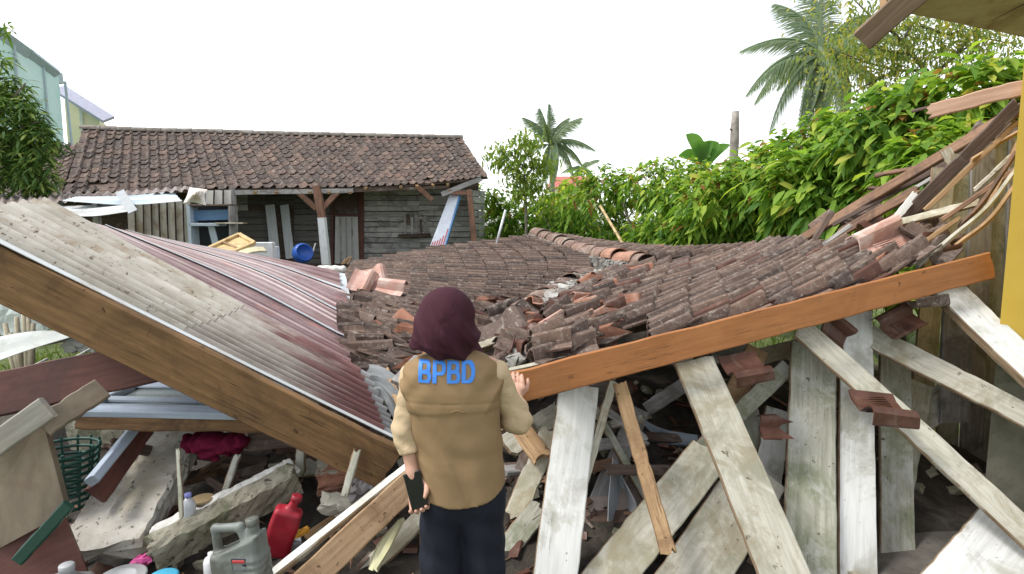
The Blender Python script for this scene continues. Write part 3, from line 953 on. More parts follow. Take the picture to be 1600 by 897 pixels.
# ================================================================== corrugated sheets
def sheet(name, patch, u0, u1, v0, v1, nu, nv, th, mat, wave=None, lift=0.0, parent=None, rag=0.0, seed=0):
    """Thin sheet cut from a patch; wave(v) raises it along its normal. Local X runs along u."""
    r = random.Random(seed)
    c, du, dv = patch.frame((u0 + u1) / 2, (v0 + v1) / 2)
    nrm = du.cross(dv)
    if nrm.z < 0: nrm = -nrm
    R = frame(du, nrm); Ri = R.transposed()
    topv, botv = [], []
    for j in range(nv + 1):
        for i in range(nu + 1):
            u, v = u0 + (u1 - u0) * i / nu, v0 + (v1 - v0) * j / nv
            if i in (0, nu): u += r.uniform(-rag, rag)
            p, a, b = patch.frame(u, v)
            n = a.cross(b).normalized()
            if n.z < 0: n = -n
            q = p + n * (lift + (wave(v) if wave else 0))
            topv.append(Ri @ (q - c)); botv.append(Ri @ (q - n * th - c))
    m = nu + 1
    N = len(topv)
    fs = []
    for j in range(nv):
        for i in range(nu):
            a = j * m + i
            fs.append((a, a + 1, a + m + 1, a + m)); fs.append((N + a, N + a + m, N + a + m + 1, N + a + 1))
    ed = [i for i in range(m)] + [m * j + nu for j in range(1, nv + 1)] + [m * nv + i for i in range(nu - 1, -1, -1)] + [m * j for j in range(nv - 1, 0, -1)]
    for a, b in zip(ed, ed[1:] + ed[:1]): fs.append((a, N + a, N + b, b))
    o = link(name, mesh(name, topv + botv, fs, mat))
    o.matrix_world = Matrix.Translation(c) @ R.to_4x4()
    if parent is not None: adopt(o, parent)
    return o
def metal_mat(name, c1, c2, faded, streak):
    M = Mat(name, .42)
    co = M.coord((.35, 9, 9)); co1 = M.coord((1, 1, 1))
    g = M.noise(co, 3.0, 5, .6)
    c = M.ramp(g, [(.34, c1), (.66, c2)])
    c = M.mix(M.ramp(M.noise(co1, 1.1, 5, .7, .6), [(.42, 0), (.66, .75)]), c, faded)
    c = M.mix(M.ramp(M.noise(M.coord((.6, 14, 14)), 2.2, 4, .7), [(.62, 0), (.68, .8)]), c, streak)
    M.b.inputs['Specular IOR Level'].default_value = .5
    M.bump(g, .1, .003)
    return M.color(c)
W['maroon'] = metal_mat('faded_maroon_sheet', (.10, .04, .04), (.17, .08, .08), (.245, .185, .195), (.33, .12, .09))  # faded tone mixes worn paint with a lavender-grey painted sky sheen
W['zinc'] = surf('dull_zinc_sheet', (.34, .37, .39), (.48, .52, .55), 4, (.5, 5, 5), blotch=((.35, .33, .32), .3, 2), rough=.4, bump=.1, spec=.5)
mr = empty('fallen_sheeting', down(P(420, 430, 5)), 'fallen corrugated metal roof with faded maroon ribs, left of the tile field', 'roof')
pM = Patch([[P(126, 349, 4.1), P(330, 465, 3.85), P(553, 582, 3.5)],
            [P(165, 358, 5.0), P(365, 440, 4.6), P(547, 535, 4.15)],
            [P(206, 368, 6.2), P(395, 420, 5.7), P(540, 488, 5.0)],
            [P(252, 379, 7.7), P(405, 405, 7.0), P(533, 430, 6.3)]])
def rib(n, amp):
    def f(v):
        t = (v * n) % 1.0
        return amp * (0 if t < .42 else (t - .42) / .12 if t < .54 else 1 if t < .80 else (1 - t) / .2)
    return f
cuts = [0, .30, .58, .82, 1.0]
for k in range(4):
    v0, v1 = cuts[k], cuts[k + 1] + (.012 if k < 3 else 0)
    sheet('metal_sheet', pM, -.01 * k % .02, 1.0 + .012 * ((k * 7) % 3 - 1), v0, v1, 14, int((v1 - v0) * 260), .0035, W['maroon'], rib(34, .028), lift=.007 * k, parent=mr)
# bright lap edges where one sheet covers the next
for k in (1, 2, 3):
    sheet('lap_edge', pM, 0, 1.0, cuts[k] - .002, cuts[k] + .014, 10, 2, .004, W['zinc'], None, lift=.034 + .007 * k, parent=mr)
sheet('flashing', pM, .985, 1.025, .40, 1.0, 2, 12, .004, W['zinc'], lambda v: .02 * math.sin(v * 40), lift=.012, parent=mr, rag=.006)
for x, y, d in ((200, 375, 6.3), (420, 420, 6.3), (330, 450, 4.4), (520, 520, 4.4)):
    p = P(x, y, d); plank('strut', down(p), p - Vector((0, 0, .08)), .09, .09, W['brown'], (0, -1, 0), mr, seg=2)
for v in (.12, .45, .75): plank('purlin', pM.at(.02, v) - Vector((0, 0, .045)), pM.at(.98, v) - Vector((0, 0, .045)), .06, .05, W['brown'], (0, 0, 1), mr, seg=3)
# grey fibre cement sheets lying along the left board
ab = empty('corrugated_strip', down(P(300, 520, 3.2)), 'strip of wide-wave corrugated sheets, washed-out cream, along the left brown beam', 'roof')
pF = Patch([[P(-90, 343, 2.50), P(120, 447, 2.62), P(360, 566, 2.76), P(620, 694, 2.92)],
            [P(-10, 330, 3.05), P(190, 435, 3.0), P(400, 546, 3.0), P(598, 648, 3.15)],
            [P(66, 320, 3.75), P(255, 423, 3.65), P(430, 517, 3.5), P(572, 592, 3.42)]])
NW = 8.5
def wv(v):
    t = math.sin(v * 2 * math.pi * NW)
    return .03 * (abs(t) ** .8) * (1 if t > 0 else -1)
sheet('roof_sheet', pF, 0, .56, 0, 1, 14, 152, .005, W['asbestos'], wv, .03, ab)
MW = Mat('washed_maroon_sheet', .6)
_x = MW.n('ShaderNodeSeparateXYZ'); MW.l(MW.coord((1, 1, 1), rand=False), _x.inputs[0])
_a = MW.n('ShaderNodeMath', operation='MULTIPLY_ADD'); _a.inputs[1].default_value = .62; _a.inputs[2].default_value = .02
MW.l(_x.outputs['X'], _a.inputs[0])
_b = MW.n('ShaderNodeMath', operation='MULTIPLY_ADD'); _b.inputs[1].default_value = .5; MW.l(_x.outputs['Y'], _b.inputs[0]); MW.l(_a.outputs[0], _b.inputs[2])
_c = MW.n('ShaderNodeMath', operation='MULTIPLY_ADD'); _c.inputs[1].default_value = .9; MW.l(MW.noise(MW.coord((.5, 7, 7), rand=False), 2.2, 5, .7), _c.inputs[0]); MW.l(_b.outputs[0], _c.inputs[2])
_f = MW.ramp(_c.outputs[0], [(.42, 0), (.72, 1)])
_g = MW.ramp(MW.noise(MW.coord((1, 1.6, 1.6), rand=False), 5, 6, .7), [(.3, (.24, .21, .18)), (.7, (.43, .40, .36))])
_m = MW.ramp(MW.noise(MW.coord((.6, 9, 9), rand=False), 3, 5, .6), [(.34, (.10, .042, .04)), (.66, (.2, .10, .095))])
MW.color(MW.mix(_f, _g, _m))
sheet('roof_sheet', pF, .50, .965, 0, 1, 14, 152, .005, MW.m, wv, .026, ab)
sheet('bare_sheet_end', pF, .95, 1.0, 0, 1, 4, 152, .004, surf('tarnished_sheet_end', (.2, .2, .2), (.33, .33, .34), 4, (.5, 5, 5), rough=.5, bump=.1), wv, .021, ab)
sheet('edge_flashing', pF, 0, 1, -.05, .06, 14, 2, .004, surf('white_edge_metal', (.5, .53, .54), (.6, .63, .65), 4, (.5, 4, 4), blotch=((.4, .37, .32), .25, 2), rough=.5), None, .036, ab)
for u in (.12, .5, .85): plank('purlin', pF.at(u, .03) - Vector((0, 0, .02)), pF.at(u, .97) - Vector((0, 0, .02)), .05, .05, W['brown'], (0, 0, 1), ab, seg=3)

# ================================================================== the two long fascia boards
tag(plank('fascia_board', P(-110, 372, 2.5), P(612, 732, 2.82), .235, .05, W['ochre'], (.25, -1, -.1), jag=(0, .02), seg=26, wob=.002), 'long ochre brown beam slanting down from the left edge to beside the person', 'beam')
fb = tag(plank('fascia_board', P(798, 607, 2.66), P(1548, 414, 3.28), .152, .032, W['orange'], (0, -1, .12), jag=(0, .012), bow=.012, seg=26, wob=.002), 'long orange brown fascia board the person rests her hand on', 'board')
tag(plank('batten', P(795, 588, 2.72), P(1110, 522, 2.99), .035, .02, W['darkbrown'], (0, -.5, 1), jag=(0, .05), seg=10), 'dark upper batten lying along the top of the orange fascia board', 'batten', 'battens on the fascia board')
tag(plank('batten', P(792, 580, 2.76), P(960, 545, 2.92), .03, .02, W['pale'], (0, -.5, 1), jag=(0, .03), seg=8), 'short pale batten on top of the orange fascia by the person\'s shoulder', 'batten', 'battens on the fascia board')
tag(plank('splinter_board', P(1440, 440, 3.37), P(1556, 412, 3.36), .045, .02, W['tan'], (0, -1, .1), jag=(0, .09), seg=5), 'splintered strip projecting from the right end of the orange fascia', 'strip')
# ================================================================== vegetation
def leaf_mat(name, stops, trans=.35, rough=.6):
    M = Mat(name, rough)
    M.b.inputs['Specular IOR Level'].default_value = .18
    at = M.n('ShaderNodeAttribute', attribute_name='rnd')
    oi = M.n('ShaderNodeObjectInfo')
    ad = M.n('ShaderNodeMath', operation='MULTIPLY_ADD'); ad.inputs[1].default_value = .12
    M.l(oi.outputs['Random'], ad.inputs[0]); M.l(at.outputs['Fac'], ad.inputs[2])
    c = M.ramp(ad.outputs[0], stops)
    M.color(c)
    tr = M.n('ShaderNodeBsdfTranslucent')
    c2 = M.mix(1.0, c, (1.3, 1.35, .7), 'MULTIPLY')
    M.l(c2, tr.inputs['Color'])
    mx = M.n('ShaderNodeMixShader'); mx.inputs[0].default_value = trans
    out = [n for n in M.t.nodes if n.type == 'OUTPUT_MATERIAL'][0]
    M.l(M.b.outputs[0], mx.inputs[1]); M.l(tr.outputs[0], mx.inputs[2]); M.l(mx.outputs[0], out.inputs['Surface'])
    return M.m
LV = {}
LV['cocoa'] = leaf_mat('cocoa_leaf', [(0, (.05, .125, .028)), (.3, (.105, .21, .036)), (.58, (.205, .34, .05)), (.82, (.35, .46, .07)), (.95, (.48, .5, .1)), (1.0, (.26, .13, .045))], .5)
LV['mango'] = leaf_mat('mango_leaf', [(0, (.045, .095, .03)), (.5, (.085, .165, .045)), (.8, (.15, .25, .06)), (1, (.28, .36, .1))])
LV['palm'] = leaf_mat('coconut_leaflet', [(0, (.13, .19, .12)), (.6, (.2, .27, .17)), (1, (.29, .34, .22))], .45)  # greens paled in colour to suggest haze over the palms
LV['banana'] = leaf_mat('banana_leaf', [(0, (.12, .26, .06)), (1, (.2, .36, .09))], .5)
LV['light'] = leaf_mat('light_compound_leaf', [(0, (.11, .19, .04)), (.5, (.17, .27, .05)), (1, (.28, .33, .07))], .45)
LV['dry'] = leaf_mat('thin_tree_leaf', [(0, (.12, .18, .06)), (.5, (.2, .27, .08)), (.85, (.33, .33, .08)), (1, (.46, .38, .09))], .5)
LV['grass'] = leaf_mat('grass_blade', [(0, (.06, .11, .02)), (1, (.17, .22, .06))], .35)
W['bark'] = surf('grey_brown_bark', (.07, .055, .04), (.17, .14, .11), 7, (1, 1, .4), blotch=((.24, .23, .2), .3, 4), bump=.6, bdist=.01)
W['palmbark'] = surf('palm_bark', (.17, .15, .13), (.3, .27, .24), 6, (1, 1, 3), bump=.6, bdist=.02)

def leaves(name, pos, d, length, width, mat, droop=.35, rnd=None, parent=None, up=None, fold=.12):
    """Many leaves in one mesh: folded ovals that droop towards the tip."""
    pos, d = np.asarray(pos, float), np.asarray(d, float)
    n = len(pos)
    d = d / np.linalg.norm(d, axis=1)[:, None]
    up = np.tile([0, 0, 1.0], (n, 1)) if up is None else up
    s = np.cross(d, up + nrg.normal(0, .35, (n, 3)))
    s /= np.maximum(np.linalg.norm(s, axis=1), 1e-6)[:, None]
    h = np.cross(s, d)
    length = np.broadcast_to(length, n)[:, None]; width = np.broadcast_to(width, n)[:, None]
    tpl = [(0, 0, 0), (.28, -.42, fold), (.28, 0, 0), (.28, .42, fold), (.66, -.44, fold), (.66, 0, 0), (.66, .44, fold), (1, 0, 0)]
    V = np.zeros((n, 8, 3))
    dr = droop * (0.6 + .8 * nrg.random((n, 1)))
    for k, (l, w, z) in enumerate(tpl):
        V[:, k] = pos + d * length * l + s * width * w + h * (width * z) - np.array([0, 0, 1.0]) * (length * dr * l * l)
    F = np.array([(0, 1, 2, 2), (0, 2, 3, 3), (1, 4, 5, 2), (2, 5, 6, 3), (4, 7, 5, 5), (5, 7, 6, 6)])
    me = bpy.data.meshes.new(name)
    fl = []
    base = np.arange(n)[:, None] * 8
    tri = np.array([(0, 1, 2), (0, 2, 3), (4, 7, 5), (5, 7, 6)]); qd = np.array([(1, 4, 5, 2), (2, 5, 6, 3)])
    T3 = (base[:, :, None] + tri[None]).reshape(-1, 3); Q4 = (base[:, :, None] + qd[None]).reshape(-1, 4)
    loops = np.concatenate([T3.ravel(), Q4.ravel()])
    me.vertices.add(n * 8); me.vertices.foreach_set('co', V.ravel())
    me.loops.add(len(loops)); me.loops.foreach_set('vertex_index', loops)
    nt, nq = len(T3), len(Q4)
    me.polygons.add(nt + nq)
    ls = np.concatenate([np.arange(nt) * 3, nt * 3 + np.arange(nq) * 4])
    me.polygons.foreach_set('loop_start', ls)
    me.polygons.foreach_set('use_smooth', np.ones(nt + nq, bool))
    me.update(calc_edges=True); me.validate()
    rv = nrg.random(n) if rnd is None else np.clip(rnd, 0, 1)
    a = me.attributes.new('rnd', 'FLOAT', 'POINT'); a.data.foreach_set('value', np.repeat(rv, 8).astype(np.float32))
    me.materials.append(mat)
    o = link(name, me)
    if parent is not None: adopt(o, parent)
    return o

LEAF1 = None
def one_leaf_me(mat, L, w, rv):
    global LEAF1
    o = leaves('leaf', [(0, 0, 0)], [(1, 0, 0)], L, w, mat, .3, np.array([rv]))
    me = o.data; bpy.data.objects.remove(o)
    return me

def whorls(centers, out, per, L, spread, zdown):
    pos, d = [], []
    for c, o in zip(centers, out):
        for k in range(per):
            a = rng.uniform(0, 6.283)
            dd = np.array([math.cos(a), math.sin(a), rng.uniform(-zdown, .35)]) + o * .7
            pos.append(np.array(c) + nrg.normal(0, spread, 3)); d.append(dd)
    return pos, d

def branch_mesh(name, segs, mat, parent):
    mb = MB()
    for pts, r in segs: mb.tube(pts, r, 6)
    return adopt(mb.build(name, mat, None, True), parent)

COC = 'cocoa trees in the row behind the rubble'
leafvar = [one_leaf_me(LV['cocoa'], .25, .105, r) for r in (.3, .5, .7, .9)]
def cocoa(px, d, ytop, rx, label, n, big=0, ybase=None):
    ytop -= 20 if px > 1230 else 4
    top = P(px, ytop, d)
    big_k = 1.35 if px > 1300 else 1.15 if px > 1130 else 1.0
    base = Vector((top.x, d, 0))
    H = top.z
    root = empty('cocoa_tree', base, label, 'tree', COC)
    r = random.Random(int(px))
    segs = []
    for k in range(4):
        a = r.uniform(0, 6.28)
        e = base + Vector((math.cos(a) * rx * r.uniform(.3, .8), math.sin(a) * rx * r.uniform(.2, .5), H * r.uniform(.55, .8)))
        m = base.lerp(e, .5) + Vector((r.uniform(-.12, .12), r.uniform(-.1, .1), r.uniform(0, .15)))
        segs.append(([base + Vector((r.uniform(-.08, .08), r.uniform(-.08, .08), 0)), m, e], [.05, .035, .014]))
        for q in range(4):
            s = m.lerp(e, r.uniform(0, .9))
            t = s + Vector((r.uniform(-.5, .5), r.uniform(-.4, .3), r.uniform(.05, .5)))
            segs.append(([s, s.lerp(t, .5) + Vector((0, 0, .05)), t], [.018, .012, .005]))
    branch_mesh('trunk', segs, W['bark'], root)
    cs, ou = [], []
    nb = r.randint(4, 6)
    lobes = [(Vector((r.uniform(-.6, .6) * rx, r.uniform(-.5, .4) * rx, H * r.uniform(.42, .80))), r.uniform(.45, .7) * rx) for _ in range(nb)]
    lobes.append((Vector((0, 0, H - rx * .5)), rx * .5))
    lobes.append((Vector((r.uniform(-.4, .4) * rx, -.35 * rx, H * .36)), rx * .55))
    per = 9
    ncl = int(n * 2.2) // per
    for k in range(ncl):
        c, rr = lobes[k % len(lobes)]
        v = np.array([r.gauss(0, 1), r.gauss(0, 1) - .35, r.gauss(0, 1) + .15]); v /= np.linalg.norm(v)
        q = np.array(base + c) + v * rr * np.array([1.05, 1.0, .95]) * (r.random() ** .25)
        if q[2] < .45 or q[2] > H: continue
        cs.append(q); ou.append(v)
    pos, dd = whorls(cs, ou, per, .28, .07, .9)
    pos, dd = np.array(pos), np.array(dd)
    hz = pos[:, 2] / H
    rv = np.clip(nrg.normal(.44, .18, len(pos)) + (nrg.random(len(pos)) < .06 + .16 * (hz > .72)) * nrg.uniform(.25, .5, len(pos)), 0, 1)
    cro = leaves('crown', pos, dd, big_k * nrg.uniform(.07, .28, len(pos)), big_k * nrg.uniform(.04, .10, len(pos)), LV['cocoa'], .5, rv, root)
    # the largest single leaves towards the viewer
    for k in range(big):
        c, rr = lobes[k % len(lobes)]
        v = Vector((r.gauss(0, 1), -abs(r.gauss(0, 1)) - .5, r.gauss(.3, .8))).normalized()
        p = base + c + v * rr * 1.06
        o = link('leaf', leafvar[r.randrange(4)], None, cro)
        dirv = Vector((r.gauss(0, 1), r.gauss(-.5, .6), r.uniform(-.9, .2)))
        o.matrix_basis = Matrix.Translation(p) @ frame(dirv, (r.gauss(0, .3), -.6, .8)).to_4x4() @ Matrix.Scale(r.uniform(.8, 1.25), 4)
    return root
cocoas = [
 (768, 16.5, 288, 1.1, 'cocoa tree nearest the timber house, at the far left end of the row', 1100, 0),
 (828, 16.0, 272, 1.1, 'cocoa tree standing right of the leaning metal pipe, second from the house', 1200, 0),
 (893, 15.0, 288, 1.1, 'low cocoa tree just below the red-roofed far house', 1200, 0),
 (955, 13.6, 266, 1.1, 'cocoa tree behind the leaning bamboo pole', 1300, 0),
 (1018, 12.6, 250, 1.05, 'cocoa tree right of the bamboo pole with high shoots', 1300, 0),
 (1085, 11.6, 252, 1.05, 'cocoa tree below the banana plant', 1400, 0),
 (1148, 10.8, 252, 1.0, 'cocoa tree in front of the bare cut trunk', 1500, 30),
 (1212, 10.0, 226, 1.0, 'cocoa tree right of the bare cut trunk', 1600, 40),
 (1280, 9.2, 200, 1.0, 'cocoa tree directly below the large coconut palm', 1700, 60),
 (1350, 8.5, 184, 1.0, 'cocoa tree behind the tilted rafters, right of the large palm', 1700, 70),
 (1428, 7.8, 138, 1.0, 'tall yellow-topped cocoa tree behind the pale brown roof board', 1900, 90),
 (1520, 7.2, 112, 1.0, 'large cocoa tree under the overhanging eave next to the yellow wall', 1900, 90),
 (1620, 7.0, 108, 1.0, 'cocoa tree mostly behind the yellow wall at the right edge', 900, 20)]
for c in cocoas: cocoa(*c)

# coconut palms
def frond_me(name, L, droop, seed, n=46, width=.55):
    r = random.Random(seed)
    pts = []
    for i in range(13):
        t = i / 12
        pts.append(Vector((L * (t - .12 * droop * t * t * t), 0, L * (.28 * t - droop * t * t))))
    mb = MB().tube(pts, [.035 * (1 - .85 * i / 12) for i in range(13)], 4)
    cv, cf, rv = list(mb.v), list(mb.f), [.6] * len(mb.v)
    for k in range(n):
        t = .10 + .9 * k / n
        f = t * 12; i = min(int(f), 11)
        p = pts[i].lerp(pts[i + 1], f - i)
        tg = (pts[i + 1] - pts[i]).normalized()
        ll = width * L * .42 * (math.sin(math.pi * min(1, t * .86 + .14)) ** .6) * r.uniform(.85, 1.1)
        for sd in (-1, 1):
            e = (tg * .7 + Vector((0, sd, 0)) * .62 + Vector((0, 0, -.35 - .55 * r.uniform(.4, 1.3)))).normalized()
            a, m, z = p, p + e * ll * .5, p + e * ll + Vector((0, 0, -ll * r.uniform(.25, .7)))
            w = tg * .0095
            b = len(cv)
            cv += [tuple(a - w * .6), tuple(a + w * .6), tuple(m + w), tuple(m - w), tuple(z)]
            cf += [(b, b + 1, b + 2, b + 3), (b + 3, b + 2, b + 4)]
            q = r.random(); rv += [q] * 5
    me = mesh(name, cv, cf, LV['palm'])
    a = me.attributes.new('rnd', 'FLOAT', 'POINT'); a.data.foreach_set('value', rv)
    return me
fronds = [frond_me('frond', 1.0, dr, 5 + k, 85, .62) for k, dr in enumerate((.16, .5, .85, 1.1))]
def palm(px, py, d, L, lean, label, angs, trunk_r=.14):
    c = P(px, py, d)
    base = Vector((c.x + lean, d + .3, 0))
    root = empty('coconut_palm', base, label, 'palm tree', 'coconut palms')
    mb = MB()
    tp_ = [base, base.lerp(c, .35) + Vector((lean * -.15, 0, 0)), base.lerp(c, .7), c - Vector((0, 0, .1))]
    mb.tube(tp_, [trunk_r * 1.35, trunk_r, trunk_r * .9, trunk_r * .85], 9)
    adopt(mb.build('trunk', W['palmbark'], None, True), root)
    r = random.Random(int(px))
    for (az, el, kind, sc) in angs:
        o = link('frond', fronds[kind])
        o.matrix_world = Matrix.Translation(c) @ Matrix.Rotation(rad(az), 4, 'Z') @ Matrix.Rotation(-rad(el), 4, 'Y') @ Matrix.Rotation(r.uniform(-.5, .5), 4, 'X') @ Matrix.Scale(L * sc, 4)
        adopt(o, root)
    for k in range(5):
        a = k * 1.3
        adopt(MB().lathe([(.02, -.13), (.09, -.09), (.115, 0), (.085, .09), (.02, .12)], 8, c + Vector((math.cos(a) * .2, math.sin(a) * .2, -.25))).build('coconut', plain('green_coconut', (.16, .17, .05), .5), None, True), root)
palm(1284, 88, 17, 2.35, .25, 'large coconut palm rising above the cocoa trees at upper right',
     [(180, 5, 2, .95), (172, 38, 2, .9), (200, -18, 3, .9), (150, 65, 1, .95), (60, 75, 0, 1.0), (110, 70, 0, 1.0), (20, 50, 1, 1.0), (0, 25, 2, .9), (-20, -5, 3, .85), (215, -40, 3, .95), (250, -50, 3, .95), (290, -50, 3, 1.0), (325, -35, 3, .95), (270, 20, 2, .9), (310, 30, 2, .85), (90, 20, 2, .9), (135, 5, 2, .9), (45, 10, 2, .9), (265, -25, 3, 1.0), (235, 10, 3, .9)])
palm(860, 228, 36, 2.6, .4, 'smaller distant coconut palm behind the light green sapling',
     [(90, 78, 0, 1), (150, 65, 0, .95), (40, 65, 1, .9), (200, 55, 1, .95), (330, 50, 1, 1), (0, 25, 2, 1), (20, 5, 2, .95), (350, -15, 3, .9), (310, -35, 3, .95), (270, -45, 3, .95), (230, -35, 3, .9), (180, 10, 2, .6), (250, 40, 1, .9), (290, 10, 3, .9)], .18)
palm(909, 264, 75, 2.6, .1, 'tiny far palm beside the red-roofed far house', [(a, 40 - (a % 70), 1 + (a // 40) % 3, 1) for a in range(0, 360, 40)])

# bare cut trunk standing in the cocoa row
ct = empty('dead_trunk', down(P(1150, 350, 12.5)), 'bare grey cut-off tree trunk sticking up out of the cocoa row', 'trunk')
a, b = down(P(1147, 350, 12.5)), P(1149, 174, 12.5)
mb = MB(); r_ = random.Random(2)
mb.tube([a.lerp(b, k / 14) + Vector((r_.uniform(-.018, .018), 0, 0)) for k in range(15)], [.095 * r_.uniform(.85, 1.12) for k in range(14)] + [.07], 9)
adopt(mb.build('stem', surf('pale_dead_bark', (.17, .15, .13), (.33, .3, .27), 7, bump=.8, bdist=.02), None, True), ct)
for k in range(6):
    z = a.lerp(b, .45 + .09 * k)
    adopt(MB().tube([z, z + Vector((.13 * (-1) ** k, -.05, .05))], [.03, .014], 5).build('branch_stub', W['bark']), ct)

# banana plant
bn = empty('banana_plant', down(P(1092, 350, 15)), 'banana plant with broad upright leaves above the cocoa row', 'banana plant')
adopt(MB().tube([down(P(1095, 350, 15)), P(1095, 262, 15)], [.13, .08], 8).build('stem', plain('banana_stem', (.2, .24, .1), .6), None, True), bn)
def banana_leaf(p0, tip, w, side):
    p0, tip = Vector(p0), Vector(tip)
    ax = tip - p0; s = frame(ax, side).col[1]
    vs, fs = [], []
    n = 10
    for i in range(n + 1):
        t = i / n
        c = p0.lerp(tip, t) + Vector((0, 0, .12 * math.sin(t * math.pi)))
        ww = w * (.12 + .88 * math.sin(math.pi * min(1, .06 + t * .97)) ** .55)
        nn_ = frame(ax, side).col[2]
        vs += [c - s * ww + nn_ * ww * .4, c, c + s * ww + nn_ * ww * .4]
    for i in range(n):
        for k in range(2): fs.append((i * 3 + k, i * 3 + k + 1, i * 3 + k + 4, i * 3 + k + 3))
    return link('leaf', mesh('leaf', vs, fs, LV['banana'], True))
for (x0, y0, x1, y1, w, sx) in ((1096, 258, 1072, 210, .26, .5), (1096, 258, 1112, 222, .16, -.6), (1098, 256, 1122, 222, .22, -.2), (1094, 258, 1060, 244, .17, .3), (1094, 260, 1090, 220, .24, .1), (1100, 262, 1140, 226, .14, -.3)):
    adopt(banana_leaf(P(x0, y0, 15), P(x1, y1, 14.8), w, (sx, -1, .3)), bn)

# thin sapling with feathery light green foliage in front of the small palm
def sparse_tree(name, px, d, ybase, pts, label, mat, leafL, nl, cat='tree', spread=.35, rtrunk=.04, cl=None, droop=.4, wid=.4):
    base = down(P(px, ybase, d))
    root = empty(name, base, label, cat)
    segs = []
    tips = []
    main = [base] + [P(x, y, d) for x, y in pts[0]]
    segs.append((main, [rtrunk * (1 - .7 * i / (len(main) - 1)) for i in range(len(main))]))
    for br in pts[1:]:
        q = [P(x, y, d + dd) for x, y, dd in br]
        segs.append((q, [rtrunk * .5 * (1 - .75 * i / (len(q) - 1)) for i in range(len(q))]))
        for k in range(len(q) - 1):
            for f in (.2, .5, .8, 1.0): tips.append(q[k].lerp(q[k + 1], f))
    branch_mesh('trunk', segs, W['bark'], root)
    pos, dd = [], []
    for k in range(nl):
        t = tips[k % len(tips)]
        pos.append(np.array(t) + nrg.normal(0, spread, 3) * np.array([1, 1, .7]))
        dd.append(nrg.normal(0, 1, 3) + np.array([0, 0, -.4]))
    leaves('crown', pos, dd, nrg.uniform(.6, 1.2, nl) * leafL, nrg.uniform(.7, 1.2, nl) * leafL * wid, mat, droop, None, root)
    return root
sparse_tree('sapling', 824, 14.0, 380, [[(822, 330), (820, 280), (818, 245)], [(820, 262, 0), (795, 236, .2), (776, 240, .3)], [(820, 250, 0), (830, 225, 0), (812, 214, 0)], [(820, 285, 0), (800, 262, 0), (782, 256, .1)], [(820, 275, 0), (842, 254, 0), (852, 262, 0)], [(822, 300, 0), (842, 285, 0)], [(822, 310, 0), (806, 290, 0)]],
            'thin sapling with feathery bright green foliage in front of the small palm', LV['light'], .15, 1500, 'sapling', .17, .045)
# airy broadleaf tree at the upper right, behind the cocoa row
sparse_tree('airy_tree', 1480, 12.0, 380, [[(1475, 250), (1455, 120), (1425, 85), (1395, 50), (1380, 20)],
    [(1455, 120, 0), (1500, 80, .2), (1540, 60, .3), (1590, 70, .4)], [(1425, 85, 0), (1380, 78, .1), (1340, 55, .2)], [(1410, 66, 0), (1430, 30, 0), (1470, 10, .2)], [(1395, 50, 0), (1360, 25, .1), (1330, -5, .1)],
    [(1475, 160, 0), (1530, 130, .3), (1600, 110, .3)], [(1490, 90, 0), (1520, 50, .2), (1560, 20, .4)], [(1445, 110, 0), (1400, 110, .3), (1345, 95, .1), (1310, 80, 0)], [(1440, 40, 0), (1480, 55, 0), (1520, 40, 0)], [(1400, 110, .3), (1360, 130, .2), (1325, 150, 0)]],
    'airy thin-branched tree with small yellowing leaves at upper right', LV['dry'], .11, 7500, 'tree', .42, .07)
# mango tree at the left edge
mt_b = down(P(-60, 350, 9.5))
mt = empty('mango_tree', mt_b, 'dark-leaved mango tree at the left edge in front of the green building', 'tree')
segs = [([mt_b, P(-40, 250, 9.5), P(-10, 180, 9.4)], [.14, .1, .05])]
for e in ((40, 130), (60, 190), (75, 235), (30, 260), (-10, 90), (60, 280), (15, 220)):
    segs.append(([P(-40, 250, 9.5), P((e[0] - 40) / 2, (e[1] + 250) / 2 - 12, 9.3), P(e[0], e[1], 9.2)], [.06, .035, .01]))
branch_mesh('trunk', segs, W['bark'], mt)
cs, ou = [], []
for (x, y, rr, n_) in ((0, 135, .28, 24), (22, 190, .42, 50), (62, 222, .26, 36), (20, 245, .45, 60), (62, 272, .3, 36), (-25, 190, .6, 50), (-10, 285, .5, 40), (2, 40, .12, 3), (48, 178, .22, 18), (-12, 100, .25, 12)):
    c = P(x, y, 9.3)
    for k in range(n_):
        v = nrg.normal(0, 1, 3); v /= np.linalg.norm(v)
        cs.append(np.array(c) + v * rr * rng.random() ** .4); ou.append(v * .5)
pos, dd = whorls(cs, ou, 12, .2, .05, .7)
leaves('crown', pos, dd, nrg.uniform(.10, .22, len(pos)), nrg.uniform(.03, .055, len(pos)), LV['mango'], .4, None, mt)
# grass and low weeds along the foot of the row and at the left
gp, gd = [], []
for k in range(5200):
    x, y = rng.uniform(-1.0, 7.5), rng.uniform(7.0, 18)
    if x < -.5 + (18 - y) * .1: continue
    gp.append((x, y, 0)); gd.append((rng.gauss(0, .35), rng.gauss(0, .35), 1))
for k in range(2600):
    x, y = rng.uniform(-6.5, -2.6), rng.uniform(3.6, 9)
    gp.append((x, y, 0)); gd.append((rng.gauss(0, .35), rng.gauss(0, .35), 1))
tag(leaves('grass', gp, gd, nrg.uniform(.1, .32, len(gp)), nrg.uniform(.012, .03, len(gp)), LV['grass'], .25), 'tufts of green grass growing around the rubble', 'grass', kind='stuff')
